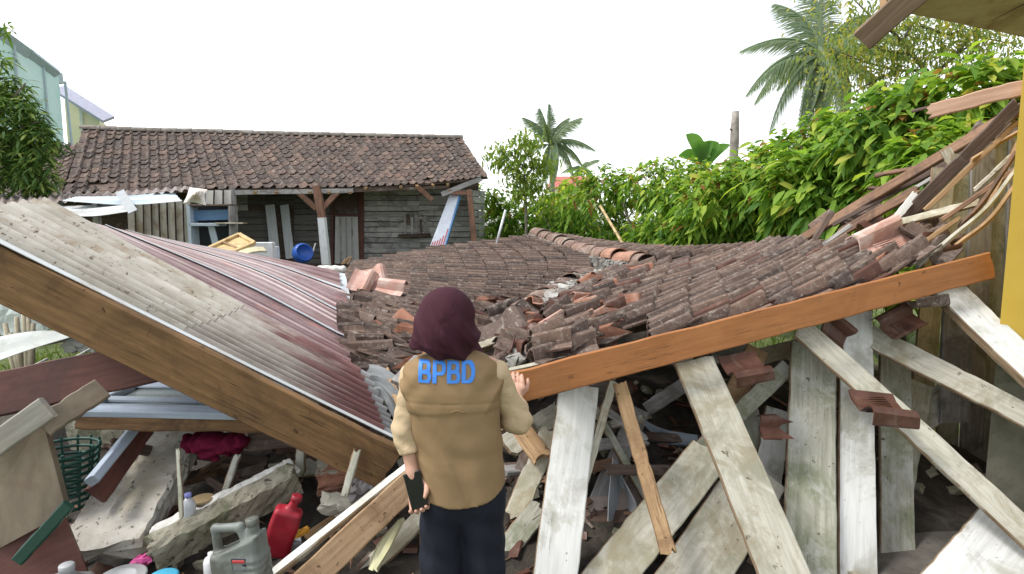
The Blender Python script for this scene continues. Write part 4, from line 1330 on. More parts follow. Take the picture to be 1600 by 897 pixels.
# ================================================================== boards of the fallen right-hand wall
BG = 'pale boards leaning under the orange fascia'
def bd(p0, p1, w, mat, label, t=.024, hint=NF, group=BG, name='plank', cat='plank', **kw):
    kw.setdefault('seg', 18)
    _r = random.Random(label); kw.setdefault('twist', _r.uniform(-.12, .12)); kw.setdefault('bow', _r.uniform(-.012, .012)); kw.setdefault('wob', .002)
    kw.setdefault('jag', (.004, .006))
    return tag(plank(name, P(*p0), P(*p1), w, t, W[mat] if isinstance(mat, str) else mat, hint, **kw), label, cat, group)
bd((905, 600, 3.02), (860, 959, 2.47), .21, 'white', 'bright white upright plank right beside the person, under the fascia end', jag=(.03, .01), bow=.01)
bd((958, 596, 3.0), (885, 850, 2.72), .045, 'pale', 'thin pale batten leaning against the bright white plank by the person', t=.03, name='batten', cat='batten')
bd((968, 598, 2.90), (1046, 868, 2.48), .07, 'tan', 'narrow bare tan batten slanting down to the right in front of the dark hollow', t=.035, jag=(.01, .04), name='batten', cat='batten', hint=(0, -.8, .5))
bd((1112, 704, 3.02), (905, 959, 2.51), .215, 'pale', 'weathered plank sloping down left from the middle, crossed by the tan batten', jag=(.03, .02))
bd((1082, 560, 2.98), (1250, 959, 2.23), .22, 'pale', 'long pale plank slanting across the middle, in front of the other boards', jag=(.02, .01), bow=.012)
bd((1232, 572, 3.35), (1070, 726, 3.15), .10, 'greengrey', 'short grey plank with a brown tile just above it, behind the long pale plank')
bd((1190, 735, 3.0), (1040, 969, 2.43), .29, 'pale', 'wide pale plank at the bottom running down left behind the slanting plank')
bd((1185, 545, 3.5), (1118, 680, 3.38), .14, 'tan', 'dull brown plank partly hidden behind the upper brown tile', t=.03)
bd((1270, 540, 3.32), (1264, 959, 2.53), .245, 'greengrey', 'broad upright greenish plank with a split brown left edge', t=.03, jag=(.03, .01), hint=(-.12, -.8, .55))
bd((1216, 640, 3.42), (1190, 800, 3.1), .16, 'white', 'cracked whitish board glimpsed behind the broad greenish plank')
bd((1336, 480, 3.48), (1340, 964, 2.57), .195, 'white', 'clean blue-white upright plank between two greenish planks', jag=(.03, .01), hint=(.05, -.8, .55))
bd((1398, 540, 3.62), (1404, 964, 2.71), .195, 'greengrey', 'right-hand upright grey-green plank beside the open concrete floor', jag=(.02, .01), hint=(.1, -.8, .55))
bd((1250, 512, 3.22), (1640, 868, 2.50), .15, 'pale', 'long thin plank running down right under the ribbed brown tile', bow=.012, jag=(.02, .01), seg=24)
bd((1340, 517, 3.42), (1720, 712, 2.80), .165, 'pale', 'long plank reaching from the fascia to the right edge, below the yellow wall', bow=.01, jag=(.03, .01), seg=24)
bd((1474, 448, 3.36), (1680, 640, 2.80), .21, 'white', 'thick pale board leaning down from the fascia\'s right end across the yellow wall', t=.05, jag=(.02, .01))
bd((1585, 822, 2.72), (1430, 1019, 2.11), .29, 'white', 'wide white board lying in the bottom right corner', jag=(.015, .01), hint=(0, -.55, .8))
bd((862, 668, 3.2), (800, 815, 2.95), .12, 'pale', 'short split plank with brown edge just right of the person\'s hip', jag=(.05, .06))
bd((846, 790, 2.95), (770, 885, 2.72), .12, 'greengrey', 'broken mossy stub of board beside the person\'s leg', t=.05, jag=(.1, .05))
bd((1435, 655, 3.75), (1520, 590, 3.85), .2, 'greengrey', 'dim broad board behind the planks near the concrete floor', t=.03)
bd((1498, 480, 3.7), (1490, 660, 3.7), .2, 'grey', 'shaded upright board behind the fascia\'s right end', hint=(0, -1, .1))
bd((1180, 560, 3.9), (1330, 520, 4.1), .12, 'pale', 'stub of pale board just under the fascia behind the brown tile', hint=(0, -1, .3))
bd((930, 640, 3.6), (1010, 780, 3.1), .05, 'greengrey', 'thin stick in the dark hollow behind the tan batten', t=.03, name='stick', cat='stick')
bd((1010, 640, 3.9), (1110, 575, 3.8), .1, 'grey', 'grey board end deep in the dark hollow', hint=(0, -1, .2))
bd((985, 680, 3.7), (1120, 690, 3.5), .06, 'darkbrown', 'dark lath lying across the hollow', t=.03, name='lath', cat='lath')
bd((880, 640, 3.35), (905, 760, 3.05), .09, 'tan', 'tan broken board behind the bright white plank')
bd((790, 700, 3.1), (880, 640, 3.5), .14, 'pale', 'crumpled pale board end behind the person\'s elbow', jag=(.05, .08))
bd((640, 905, 2.75), (735, 795, 3.0), .075, 'pale', 'thin pale lath lying at the person\'s feet', t=.025, name='lath', cat='lath')

# a pinkish panel and a bent zinc piece in the hollow
tag(plank('panel', P(870, 850, 2.95), P(1010, 770, 3.2), .28, .015, surf('dusty_pink_panel', (.30, .24, .21), (.42, .35, .31), 5, blotch=((.2, .15, .12), .3, 3)), (0, -.6, .8), seg=8), 'dusty pinkish panel lying in the hollow right of the white plank', 'panel')
zb = Patch([[P(958, 715, 3.15), P(952, 770, 3.05), P(950, 815, 2.98)], [P(968, 730, 3.25), P(975, 775, 3.2), P(972, 812, 3.1)], [P(972, 745, 3.1), P(995, 790, 2.98), P(990, 815, 2.95)]])
tag(sheet('zinc_scrap', zb, 0, 1, 0, 1, 10, 10, .003, W['zinc']), 'curled scrap of grey zinc sheet standing in the dark hollow', 'metal scrap')
zb = Patch([[P(975, 660, 3.8), P(1020, 690, 3.6), P(1085, 695, 3.4)], [P(985, 640, 3.9), P(1030, 668, 3.7), P(1090, 680, 3.5)]])
tag(sheet('zinc_gutter', zb, 0, 1, 0, 1, 12, 6, .003, plain('blue_grey_gutter', (.2, .24, .28), .5), lambda v: -.05 * math.sin(v * 3.14)), 'bent blue-grey gutter piece in the dark hollow', 'gutter')

# ------------------------------------------------------------------ loose tiles on the boards
def ltile(p, xdir, up, me, label, s=1.0, group='loose brown roof tiles'):
    o = tag(link('roof_tile', me), label, 'tile', group)
    o.matrix_world = Matrix.Translation(P(*p)) @ frame(xdir, up).to_4x4() @ Matrix.Diagonal((s * .82, s, s, 1))
    return o
def ribbed(mat, lab):
    v, f = tile_verts(PL * 1.16, PW * 1.1)
    mb = MB().add(v, f)
    for k in range(9): mb.box((.02, -.082 + k * .0125, .011), (.18, .005, .006))
    return mb.me('roof_tile', mat)
RB = ribbed(T['glaze'], '')
ltile((1165, 578, 2.96), (-.8, -.1, -.2), (0, -.55, .8), TM['glaze'], 'smooth red-brown tile with a raised roll just below the orange fascia', .9)
ltile((1378, 642, 2.76), (-1, -.05, .02), (0, -.45, .9), RB, 'ribbed brown tile resting on the long thin plank at right', 1.02)
ltile((1212, 672, 2.92), (.8, 0, -.15), (0, -.5, .8), BT[2], 'small dark broken tile hanging on the broad greenish plank', .7)
ltile((1404, 505, 3.3), (.9, .1, .35), (0, -.5, .85), RB, 'ribbed brown tile tucked under the fascia\'s right half', .85)
ltile((1305, 515, 3.3), (.6, .2, -.5), (0, -.8, .4), TM['glaze'], 'dark tile wedged between plank tops beneath the fascia', .75)
ltile((1440, 470, 3.3), (1, .1, .25), (0, -.4, -.8), TM['dark'], 'dark tile hanging upside down below the fascia near the thick board', .8)
ltile((1380, 382, 3.75), (.85, .2, .25), (.1, -.55, .85), ribbed(T['pink'], ''), 'dusty pink ribbed tile lying face up on top of the right tile slope', 1.35, 'loose pink roof tiles')
ltile((1440, 378, 3.7), (.5, -.5, -.6), (.4, -.3, .8), TM['dark'], 'dark barrel tile standing next to the pink tile on the right slope', 1.2)
ltile((585, 437, 6.0), (.25, -.5, -.7), (.1, -.8, .5), TM['pink'], 'larger pink tile standing beside the flashing of the metal roof', 1.25, 'loose pink roof tiles')
ltile((566, 440, 5.9), (-.2, -.5, -.7), (0, -.8, .5), TM['pink'], 'left pink tile leaning against the flashing of the metal roof', 1.1, 'loose pink roof tiles')
ltile((608, 455, 5.5), (.9, -.2, -.2), (0, -.5, .8), TM['pink'], 'pink tile lying flat in front of the standing pink tiles', 1.2, 'loose pink roof tiles')
ltile((628, 515, 4.3), (.6, -.5, -.5), (.2, -.3, .9), TM['rust'], 'bare red tile sliding down left of the person\'s head', 1.3)
ltile((862, 525, 3.5), (.8, .3, .3), (0, -.4, .9), TM['pink'], 'whitish pink tile in the heap right of the person\'s shoulder', 1.1, 'loose pink roof tiles')
ltile((838, 548, 3.2), (.5, -.6, -.4), (-.3, -.5, .8), TM['glaze'], 'brown tile tipped up behind the fascia end near the person\'s shoulder', 1.15)
ltile((870, 563, 3.05), (.4, -.2, .8), (-.5, -.7, .3), TM['dark'], 'dark tile on end behind the fascia\'s left end', 1.0)
ltile((985, 478, 3.75), (0, -.3, -.9), (0, -.9, .35), TM['rust'], 'rust coloured tile piece standing upright in the right slope', .7)
ltile((793, 530, 3.5), (.35, -.7, -.55), (-.2, -.5, .85), TM['dark'], 'long dark tile propped right of the person\'s head', 1.5)
ltile((575, 575, 3.7), (-1, -.1, -.1), (0, -.4, .9), BT[0], 'broken tile overhanging the metal roof beside the person', 1.2)

# heap of broken tiles where the slopes meet, each piece its own
ht = empty('tile_heap', down(P(860, 540, 3.4)), 'heap of jumbled broken roof tiles at the near end of the broken ridge', 'tile heap')
hr2 = random.Random(5)
for k in range(44):
    x, y = hr2.uniform(790, 960), 0
    d = hr2.uniform(3.0, 4.1)
    ybase = 575 - (d - 2.9) * 78 - (x - 800) * .1
    p = P(x, ybase + hr2.uniform(-8, 14), d)
    o = link('tile_piece', (TM['dark'], BT[0], BT[1], BT[2], BT[4], TM['glaze'], BT[3])[hr2.randrange(7) if k % 7 else 6])
    o.matrix_world = Matrix.Translation(p) @ (frame((hr2.uniform(.2, 1), hr2.gauss(0, .5), hr2.gauss(0, .4)), (hr2.gauss(0, .4), -.3, 1))).to_4x4() @ Matrix.Scale(hr2.uniform(.75, 1.1), 4)
    adopt(o, ht)
hl = empty('tile_heap', down(P(590, 540, 4)), 'heap of slid roof tiles lying against the metal roof, left of the person', 'tile heap')
for k in range(46):
    x = hr2.uniform(548, 660); d = hr2.uniform(3.75, 5.2)
    yb = 572 - (d - 3.75) * 68
    p = P(x, yb + hr2.uniform(-8, 8), d)
    o = link('tile_piece', (TM['dark'], TM['dark'], BT[0], BT[1], TM['dark'], BT[4], BT[3])[hr2.randrange(7) if k % 6 else 2])
    o.matrix_world = Matrix.Translation(p) @ (frame((-1, hr2.gauss(0, .28), hr2.gauss(.1, .16)), (hr2.gauss(0, .3), -.35, 1))).to_4x4() @ Matrix.Diagonal((hr2.uniform(.9, 1.3), 1, 1, 1))
    adopt(o, hl)
# crumpled zinc and timber in the gap left of the person
zb = Patch([[P(548, 570, 3.7), P(590, 572, 3.6), P(625, 590, 3.5)], [P(552, 600, 3.5), P(590, 590, 3.45), P(628, 625, 3.3)], [P(575, 640, 3.3), P(600, 622, 3.3), P(620, 660, 3.2)]])
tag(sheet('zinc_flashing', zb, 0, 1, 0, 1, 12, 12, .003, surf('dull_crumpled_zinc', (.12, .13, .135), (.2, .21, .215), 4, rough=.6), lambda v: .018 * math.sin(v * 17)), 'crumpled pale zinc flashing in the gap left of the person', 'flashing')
bd((600, 575, 3.6), (640, 660, 3.1), .05, 'tan', 'splintered tan lath pointing down left of the person\'s shoulder', t=.03, group=None, name='lath', cat='lath', jag=(.04, .05))
bd((655, 560, 3.5), (618, 600, 3.3), .07, 'grey', 'grey lath end between the zinc flashing and the person\'s shoulder', t=.03, group=None, name='lath', cat='lath')
bd((745, 545, 3.35), (800, 523, 3.5), .05, 'pale', 'cream squared timber just right of the purple headscarf', t=.05, group=None, name='timber', cat='timber')
lump('mortar_chunk', P(812, 520, 3.7), P(806, 572, 3.0), .09, .09, W['mortar'], 77, .02)
_l = bpy.data.objects['mortar_chunk']; tag(_l, 'long chunk of grey mortar behind the person\'s right shoulder', 'mortar')

# ------------------------------------------------------------------ rafters and laths of the right end
RG = 'splintered roof timbers at the right end'
def rf(p0, p1, w, mat, label, t=.045, hint=(0, -.8, .5), **kw):
    kw.setdefault('jag', (.03, .03))
    return tag(plank('roof_timber', P(*p0), P(*p1), w, t, W[mat], hint, **kw), label, 'timber', RG)
rf((1252, 374, 5.6), (1592, 172, 4.1), .085, 'brown', 'longest brown rafter climbing from the tile slope to the right edge')
rf((1310, 366, 5.0), (1438, 294, 4.6), .075, 'brown', 'short reddish brown rafter just below the longest rafter')
rf((1400, 352, 4.4), (1594, 160, 3.7), .085, 'darkbrown', 'thick dark beam crossing in front of the grey upright boards')
rf((1420, 282, 4.9), (1590, 196, 4.4), .11, 'darkbrown', 'dark broad rafter behind the crossing beam')
rf((1386, 353, 4.0), (1532, 316, 3.9), .055, 'pale', 'pale straight lath with grime above the pink tile', t=.03)
rf((1500, 236, 4.8), (1535, 190, 4.8), .06, 'darkbrown', 'stub of dark timber among the leaves near the right edge')
rf((1365, 275, 5.2), (1455, 258, 5.0), .04, 'brown', 'thin curved stick poking left among the leaves', t=.03)
rf((1355, 294, 5.3), (1395, 295, 5.2), .035, 'brown', 'small stick end below the thin stick among the leaves', t=.03)
rf((1340, 318, 5.4), (1375, 298, 5.3), .04, 'darkbrown', 'short broken lath on the edge of the tile slope', t=.03)
rf((1230, 420, 4.4), (1330, 352, 4.8), .035, 'grey', 'grey lath lying on the upper tiles of the right slope', t=.025)
rf((1260, 396, 5.0), (1300, 330, 5.1), .05, 'darkbrown', 'dark lath standing out of the far tiles of the right slope', t=.04)
def bent(pts, w, mat, label, t=.018):
    pts = [P(*p) for p in pts]
    pt = Patch([[p - Vector((0, 0, w / 2)) for p in pts], [p + Vector((0, -.01, w / 2)) for p in pts]])
    return tag(sheet('bent_lath', pt, 0, 1, 0, 1, 16, 1, t, W[mat]), label, 'lath', RG)
bent([(1430, 415, 3.35), (1484, 370, 3.4), (1537, 325, 3.45), (1585, 262, 3.5)], .028, 'pale', 'pale bent lath sweeping up from the fascia to the yellow wall')
bent([(1488, 385, 3.5), (1540, 345, 3.5), (1580, 292, 3.55)], .03, 'tan', 'tan bent lath beside the pale one near the yellow wall')
bent([(1495, 355, 3.6), (1530, 318, 3.6), (1582, 240, 3.65)], .04, 'brown', 'brown bent lath above the pale one near the yellow wall')
bent([(1535, 330, 3.75), (1560, 280, 3.75), (1585, 225, 3.75)], .03, 'tan', 'short tan lath highest of the bent laths by the yellow wall')
bent([(1515, 250, 3.9), (1555, 225, 3.9), (1590, 205, 3.9)], .025, 'tan', 'splinter of lath left of the yellow wall under the dark beam')
rf((1392, 352, 4.2), (1432, 302, 4.3), .055, 'white', 'white painted stub standing beside the dark crossing beam', t=.02)
rf((1476, 232, 4.3), (1492, 262, 4.25), .10, 'pale', 'pale fragment of board on the dark beam beneath the leaves', t=.01)
for k, (p0, p1, w, m, lab) in enumerate((
    ((1445, 330, 4.1), (1594, 186, 3.75), .035, 'tan', 'thin tan lath fanning up just below the thick dark crossing beam'),
    ((1300, 352, 5.2), (1500, 246, 4.6), .04, 'darkbrown', 'dark lath lying on top of the longest brown rafter'),
    ((1352, 340, 4.9), (1470, 270, 4.5), .03, 'grey', 'thin grey lath between the two brown rafters'),
    ((1470, 345, 3.9), (1590, 262, 3.7), .03, 'brown', 'brown straight lath fanning to the yellow wall above the bent laths'),
    ((1420, 395, 3.5), (1500, 340, 3.6), .03, 'tan', 'short tan lath lying over the loose tiles at the fascia\'s right end'),
    ((1520, 300, 3.85), (1592, 232, 3.8), .028, 'pale', 'pale splinter fanning up beside the yellow wall'))):
    rf(p0, p1, w, m, lab, t=.022)
# brown roof board high at the right
bb = tag(plank('bargeboard', P(1446, 176, 3.5), P(1600, 136, 3.2), .085, .03, surf('pinkish_brown_board', (.36, .22, .15), (.5, .33, .24), 3, WX, speck=((.12, .07, .05), .05, 14)), (0, -1, .1), jag=(.04, 0), seg=8), 'pinkish brown board sticking out high at the right edge', 'board')
tag(plank('batten', P(1424, 175, 3.55), P(1452, 168, 3.5), .02, .03, W['darkbrown'], (0, -1, 0), seg=2), 'dark stub projecting left of the pinkish brown board', 'batten')
# upright grey boards behind
gw = empty('board_wall', down(P(1520, 420, 4.2)), 'standing piece of grey upright boards between the rubble and the yellow wall', 'wall')
for k, (x0, y0, x1, y1, w, m) in enumerate(((1474, 262, 1452, 500, .17, 'pale'), (1504, 240, 1486, 560, .17, 'greengrey'), (1537, 225, 1521, 600, .17, 'grey'), (1568, 215, 1553, 600, .15, 'greengrey'), (1593, 215, 1580, 600, .15, 'grey'))):
    a, b = P(x0, y0, 4.25 + .02 * (k % 2)), P(x1, y1, 4.25 + .02 * (k % 2))
    b = a + (b - a) * (a.z / (a.z - b.z))
    plank('plank', a, b, w, .02, W[m], (0, -1, .02), gw, seg=12)
plank('rail', P(1440, 400, 4.32), P(1600, 380, 4.32), .07, .05, W['grey'], (0, -1, 0), gw)
# yellow wall
MY = surf('yellow_wall_paint', (.60, .40, .06), (.66, .45, .08), 3, blotch=((.56, .37, .06), .2, 1.5), speck=((.3, .25, .15), -.2, 20), bump=.08, rough=.7)
yw = empty('yellow_building', down(P(1590, 400, 3.3)), 'bright yellow painted house wall at the right edge', 'building')
a, b = P(1597, 130, 3.15), P(1561, 520, 3.15)
c_ = a + (b - a) * (a.z / (a.z - b.z))
t_ = a + (a - b) * .12
adopt(MB().add([c_, t_, t_ + Vector((1.6, -.25, 0)), c_ + Vector((1.6, -.25, 0)), c_ + Vector((2.3, 2.2, 0)), t_ + Vector((2.3, 2.2, 0)), t_ + Vector((3.6, 2.0, 0)), c_ + Vector((3.6, 2.0, 0))],
    [(0, 3, 2, 1), (0, 1, 5, 4), (3, 7, 6, 2), (1, 2, 6, 5), (4, 5, 6, 7)]).build('wall', MY), yw)
pz = P(1590, 548, 3.15).z
kz = lambda p: p + Vector((-.012, -.012, 0))
bz = c_ + (t_ - c_) * (pz / t_.z)
pl4 = [kz(c_), kz(bz), kz(bz + Vector((1.6, -.25, 0))), kz(c_ + Vector((1.6, -.25, 0))), kz(c_ + Vector((2.3, 2.2, 0))), kz(bz + Vector((2.3, 2.2, 0)))]
adopt(MB().add(pl4, [(0, 3, 2, 1), (0, 1, 5, 4), (1, 2, 5)]).build('plinth', surf('damp_mossy_plinth', (.09, .085, .06), (.19, .18, .135), 4, blotch=((.06, .07, .035), .4, 2), bump=.5, bdist=.01)), yw)
# overhanging eave above the viewer
ev = empty('eave', down(P(1500, 30, 2.6)), 'stained timber eave with a rafter end jutting in at the top right corner', 'eave')
e0, e1 = P(1386, 8, 2.5), P(1680, 68, 2.86)
nx_ = Vector((.5, -1.0, .45))
quad_slab('soffit', e0, e1, e1 + nx_, e0 + nx_, -.02, W['soffit'], ev)
plank('edge_board', e0 + Vector((0, .03, .03)), e1 + Vector((0, .03, .03)), .06, .03, W['tan'], (0, -1, .2), ev)
plank('soffit_joint', e0.lerp(e1, .45) + Vector((0, 0, -.012)), e0.lerp(e1, .45) + nx_ * .9 + Vector((.2, 0, -.012)), .02, .015, W['darkbrown'], (0, 0, -1), ev)
plank('rafter', P(1350, 62, 2.55), e0 + nx_ * .95 + Vector((-.14, 0, .04)), .10, .06, surf('grey_brown_rafter', (.15, .10, .065), (.26, .19, .13), 3, WX, tint=.05), (-.2, -1, 0), ev)
plank('edge_rafter', e0 + Vector((.02, 0, .03)), e0 + nx_ + Vector((.02, 0, .03)), .07, .05, W['brown'], (-1, 0, 0), ev)
plank('batten', e0 + nx_ * .3 + Vector((-.2, 0, .03)), e0 + nx_ * .3 + Vector((.4, 0, .03)), .05, .03, W['brown'], (0, 0, 1), ev)
plank('support_post', e1 + Vector((.05, -.1, 0)), down(e1 + Vector((.05, -.1, 0))), .1, .1, W['brown'], (0, -1, 0), ev)

# leaning pipe, bamboo pole
pp = tag(MB().tube([P(774, 388, 9.8), P(790, 328, 9.9)], .022, 8).build('metal_pipe', plain('galvanised_pipe', (.55, .57, .6), .4, .5, .3), None, True), 'thin grey metal pipe standing out of the tile field', 'pipe')
bm = MB(); a, b = P(976, 386, 8.6), P(938, 322, 9.2)
for k in range(6):
    q0, q1 = a.lerp(b, k / 6), a.lerp(b, (k + 1) / 6)
    bm.tube([q0, q0.lerp(q1, .06), q0.lerp(q1, .94), q1], [.03, .022, .022, .028], 8)
tag(bm.build('bamboo_pole', plain('dry_bamboo', (.45, .33, .16), .5), None, True), 'bamboo pole leaning into the cocoa row behind the far tile slope', 'pole')

# ------------------------------------------------------------------ small debris strewn over the ground
def shards(name, n, where, label, mats):
    mb = MB(); mi = []; rv = []
    r = random.Random(len(name) + n)
    for k in range(n):
        x, y, z = where(r)
        R = eul(r.uniform(-.7, .7), r.uniform(-.7, .7), r.uniform(0, 6.28))
        kind = r.randrange(len(mats))
        if kind in (0, 1): s = (r.uniform(.03, .13), r.uniform(.02, .08), r.uniform(.008, .02))
        elif kind == 2: s = (r.uniform(.02, .08), r.uniform(.02, .07), r.uniform(.02, .05))
        else: s = (r.uniform(.06, .3), r.uniform(.006, .02), r.uniform(.005, .012))
        n0 = len(mb.v)
        mb.box((x, y, z + .012), s, R)
        for i in range(n0, len(mb.v)): mb.v[i] = tuple(c + r.uniform(-.006, .006) for c in mb.v[i])
        mi += [kind] * 6
    me = mb.me(name)
    for m in mats: me.materials.append(m)
    me.polygons.foreach_set('material_index', mi)
    return tag(link(name, me), label, 'debris', kind='stuff')
def wh(r):
    q = r.random()
    if q < .45: x, y = r.uniform(-2.6, -.3), r.uniform(2.1, 4.2)
    elif q < .85: x, y = r.uniform(-.3, 1.8), r.uniform(2.6, 4.3)
    else: x, y = r.uniform(1.4, 3.2), r.uniform(3.4, 4.3)
    return x, y, max(mound_z(x, y), .095 if x > 1.35 and y < 4.6 else 0)
shards('debris', 620, wh, 'splinters, tile shards and crumbs of plaster strewn over the ground', [T['glaze'], T['dark'], W['mossy'], W['brown']])
bd((1155, 600, 3.6), (1215, 900, 2.95), .17, 'greengrey', 'dim grey board standing behind the long slanting plank')
bd((1290, 560, 3.7), (1225, 860, 3.2), .16, 'pale', 'hidden pale board between the broad greenish plank and the long slanting plank')
bd((1000, 640, 3.6), (900, 870, 2.95), .13, 'grey', 'grey board lying in the hollow behind the tan batten')
bd((1440, 600, 3.8), (1380, 900, 3.05), .15, 'greengrey', 'shaded board behind the right-hand upright plank')
hr4 = random.Random(9)
for (x0, y0, d0, x1, y1, d1, w, m, lab) in (
    (560, 860, 3.0, 700, 800, 3.2, .12, 'darkbrown', 'dark wet board lying behind the person\'s left leg'),
    (780, 800, 3.1, 860, 760, 3.4, .10, 'greengrey', 'mossy board lying low right of the person\'s leg'),
    (790, 880, 2.9, 905, 850, 3.0, .12, 'grey', 'grey board flat on the ground right of the person\'s feet'),
    (800, 650, 3.3, 850, 720, 3.05, .12, 'tan', 'splintered brown chunk of timber just below the person\'s elbow'),
    (850, 640, 3.5, 800, 760, 3.2, .06, 'darkbrown', 'dark lath standing in the gap below the fascia end'),
    (990, 700, 3.9, 1060, 640, 4.1, .09, 'tan', 'tan rafter stub deep in the hollow behind the tan batten'),
    (920, 800, 3.6, 1060, 760, 3.8, .1, 'greengrey', 'low board at the back of the dark hollow'),
    (430, 700, 3.3, 560, 690, 3.5, .08, 'brown', 'brown lath in the shadow below the left beam'),
    (250, 700, 3.3, 420, 720, 3.4, .09, 'darkbrown', 'dark plank lying behind the concrete slab'),
    (600, 780, 3.1, 680, 760, 3.2, .1, 'darkbrown', 'dark broken plank below the phone')):
    tag(plank('broken_board', P(x0, y0, d0), P(x1, y1, d1), w, .03, W[m], (0, -.5, .8), jag=(.05, .05), seg=8), lab, 'board', 'broken boards in the rubble')

lh = [empty('lath_heap', down(P(420, 760, 3.1)), 'tangle of dark laths and splinters in the shade under the left beam', 'lath heap'), empty('lath_heap', down(P(820, 700, 3.3)), 'tangle of splintered laths in the gap right of the person', 'lath heap')]
hr5 = random.Random(31)
for h, (xa, xb, ya, yb, da, db, n) in zip(lh, ((230, 610, 690, 840, 2.95, 3.5, 26), (775, 1010, 640, 840, 3.05, 3.7, 22))):
    for k in range(n):
        x, y, d = hr5.uniform(xa, xb), hr5.uniform(ya, yb), hr5.uniform(da, db)
        L = hr5.uniform(.2, .6); a = hr5.uniform(0, 6.28)
        c = P(x, y, d); v = Vector((math.cos(a), math.sin(a) * .5, hr5.uniform(-.35, .35))).normalized() * L / 2
        if c.z < .05: c.z = .06
        plank('lath', c - v, c + v, hr5.uniform(.02, .09), hr5.uniform(.012, .03), W[('darkbrown', 'brown', 'greengrey', 'grey', 'darkbrown')[k % 5]], (hr5.gauss(0, .4), -.5, .8), h, jag=(.03, .04), seg=5)
# ================================================================== left foreground: fallen furniture, concrete and household goods
LG = 'fallen boards on the left'
tag(plank('board', P(-60, 628, 2.62), P(300, 552, 2.95), .215, .035, W['redbrown'], (0, -1, .35), seg=12), 'wide dark red-brown board under the left beam', 'board', LG)
tag(plank('timber', P(118, 655, 2.72), P(480, 664, 3.0), .09, .08, surf('rough_brown_timber', (.10, .055, .025), (.2, .115, .055), 3, WX, blotch=((.06, .035, .02), .4, 5), bump=.5), (0, -1, .3), seg=14, jag=(.02, 0), wob=.005), 'rough brown horizontal timber under the left beam', 'timber', LG)
# pale blue window frame lying on that timber
wf = empty('window_frame', P(260, 625, 2.7), 'pale blue window frame lying flat on the rough brown timber', 'window frame')
BW = surf('pale_blue_paint', (.30, .36, .45), (.42, .48, .56), 3, WX, blotch=((.3, .34, .4), .25, 3), rough=.5)
quad = [P(124, 640, 2.72), P(470, 648, 2.98), P(440, 604, 3.5), P(205, 604, 3.35)]
for a, b in ((0, 1), (1, 2), (2, 3), (3, 0)): plank('rail', quad[a], quad[b], .075, .04, BW, (0, -.3, 1), wf, seg=4)
plank('rail', quad[0].lerp(quad[3], .35), quad[1].lerp(quad[2], .35), .05, .035, BW, (0, -.3, 1), wf, seg=4)
quad_slab('glass', *[q + Vector((0, 0, -.01)) for q in quad], .006, plain('dusty_glass', (.2, .23, .22), .15, .6), wf)
plank('timber', P(-60, 592, 2.66), P(262, 552, 2.96), .012, .04, W['white'], (0, -1, .35), seg=6).name = 'edge_strip'
tag(bpy.data.objects['edge_strip'], 'thin white edge strip along the top of the wide red-brown board', 'strip', LG)
# upright cupboard at the left edge
cupm = surf('shade_darkened_beige_panel', (.12, .095, .068), (.2, .165, .12), 3, (3, 3, 1), blotch=((.14, .09, .06), .35, 2), rough=.65)  # beige darkened in colour for the shade at this end, with brown stains
cu = empty('cupboard', down(P(20, 850, 2.45)), 'tilted beige cupboard side with a pale top board at the left edge', 'cupboard')
A, B = P(72, 655, 2.30), P(100, 800, 2.22)
Bd = B + (B - A) * .55
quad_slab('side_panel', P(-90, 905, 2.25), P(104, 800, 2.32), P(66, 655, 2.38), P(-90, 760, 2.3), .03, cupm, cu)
plank('top_board', P(-60, 730, 2.22), P(76, 636, 2.3), .10, .03, surf('off_white_board', (.22, .205, .175), (.31, .295, .26), 3, WX, blotch=((.35, .3, .24), .3, 3)), (.3, -1, .2), cu)
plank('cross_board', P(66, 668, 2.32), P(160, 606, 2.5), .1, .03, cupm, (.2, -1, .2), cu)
plank('base_trim', P(28, 876, 2.24), P(108, 788, 2.3), .05, .03, plain('dark_green_paint', (.012, .05, .035), .5), (.3, -1, .2), cu)
plank('lower_board', P(-40, 930, 2.2), P(120, 850, 2.4), .3, .03, W['redbrown'], (.2, -1, .4), cu)
# green laundry basket
gbk = empty('basket', P(95, 745, 2.7), 'green plastic laundry basket in the shadow beside the beige cupboard', 'basket')
GR = plain('green_plastic', (.008, .055, .04), .45)
c = P(100, 745, 2.75)
for k in range(9):
    z = -.14 + k * .035
    adopt(MB().tube([c + Vector((math.cos(a * .449) * (.11 + .006 * k), math.sin(a * .449) * (.11 + .006 * k), z)) for a in range(15)], .009, 5).build('hoop', GR, None, True), gbk)
for k in range(14):
    a = k * .449
    adopt(MB().tube([c + Vector((math.cos(a) * .11, math.sin(a) * .11, -.15)), c + Vector((math.cos(a) * .16, math.sin(a) * .16, .16))], .007, 4).build('stave', GR), gbk)
# blue-white board with dark side
tag(plank('shelf_board', P(143, 752, 2.55), P(216, 662, 2.95), .06, .045, BW, (-.55, -.3, .8), seg=6), 'narrow blue-white shelf board sloping up beside the concrete slab', 'shelf', LG)
tag(plank('board', P(150, 775, 2.62), P(226, 668, 3.0), .11, .03, W['redbrown'], (.8, -.5, .2), seg=6), 'dark board standing against the concrete slab\'s left side', 'board', LG)
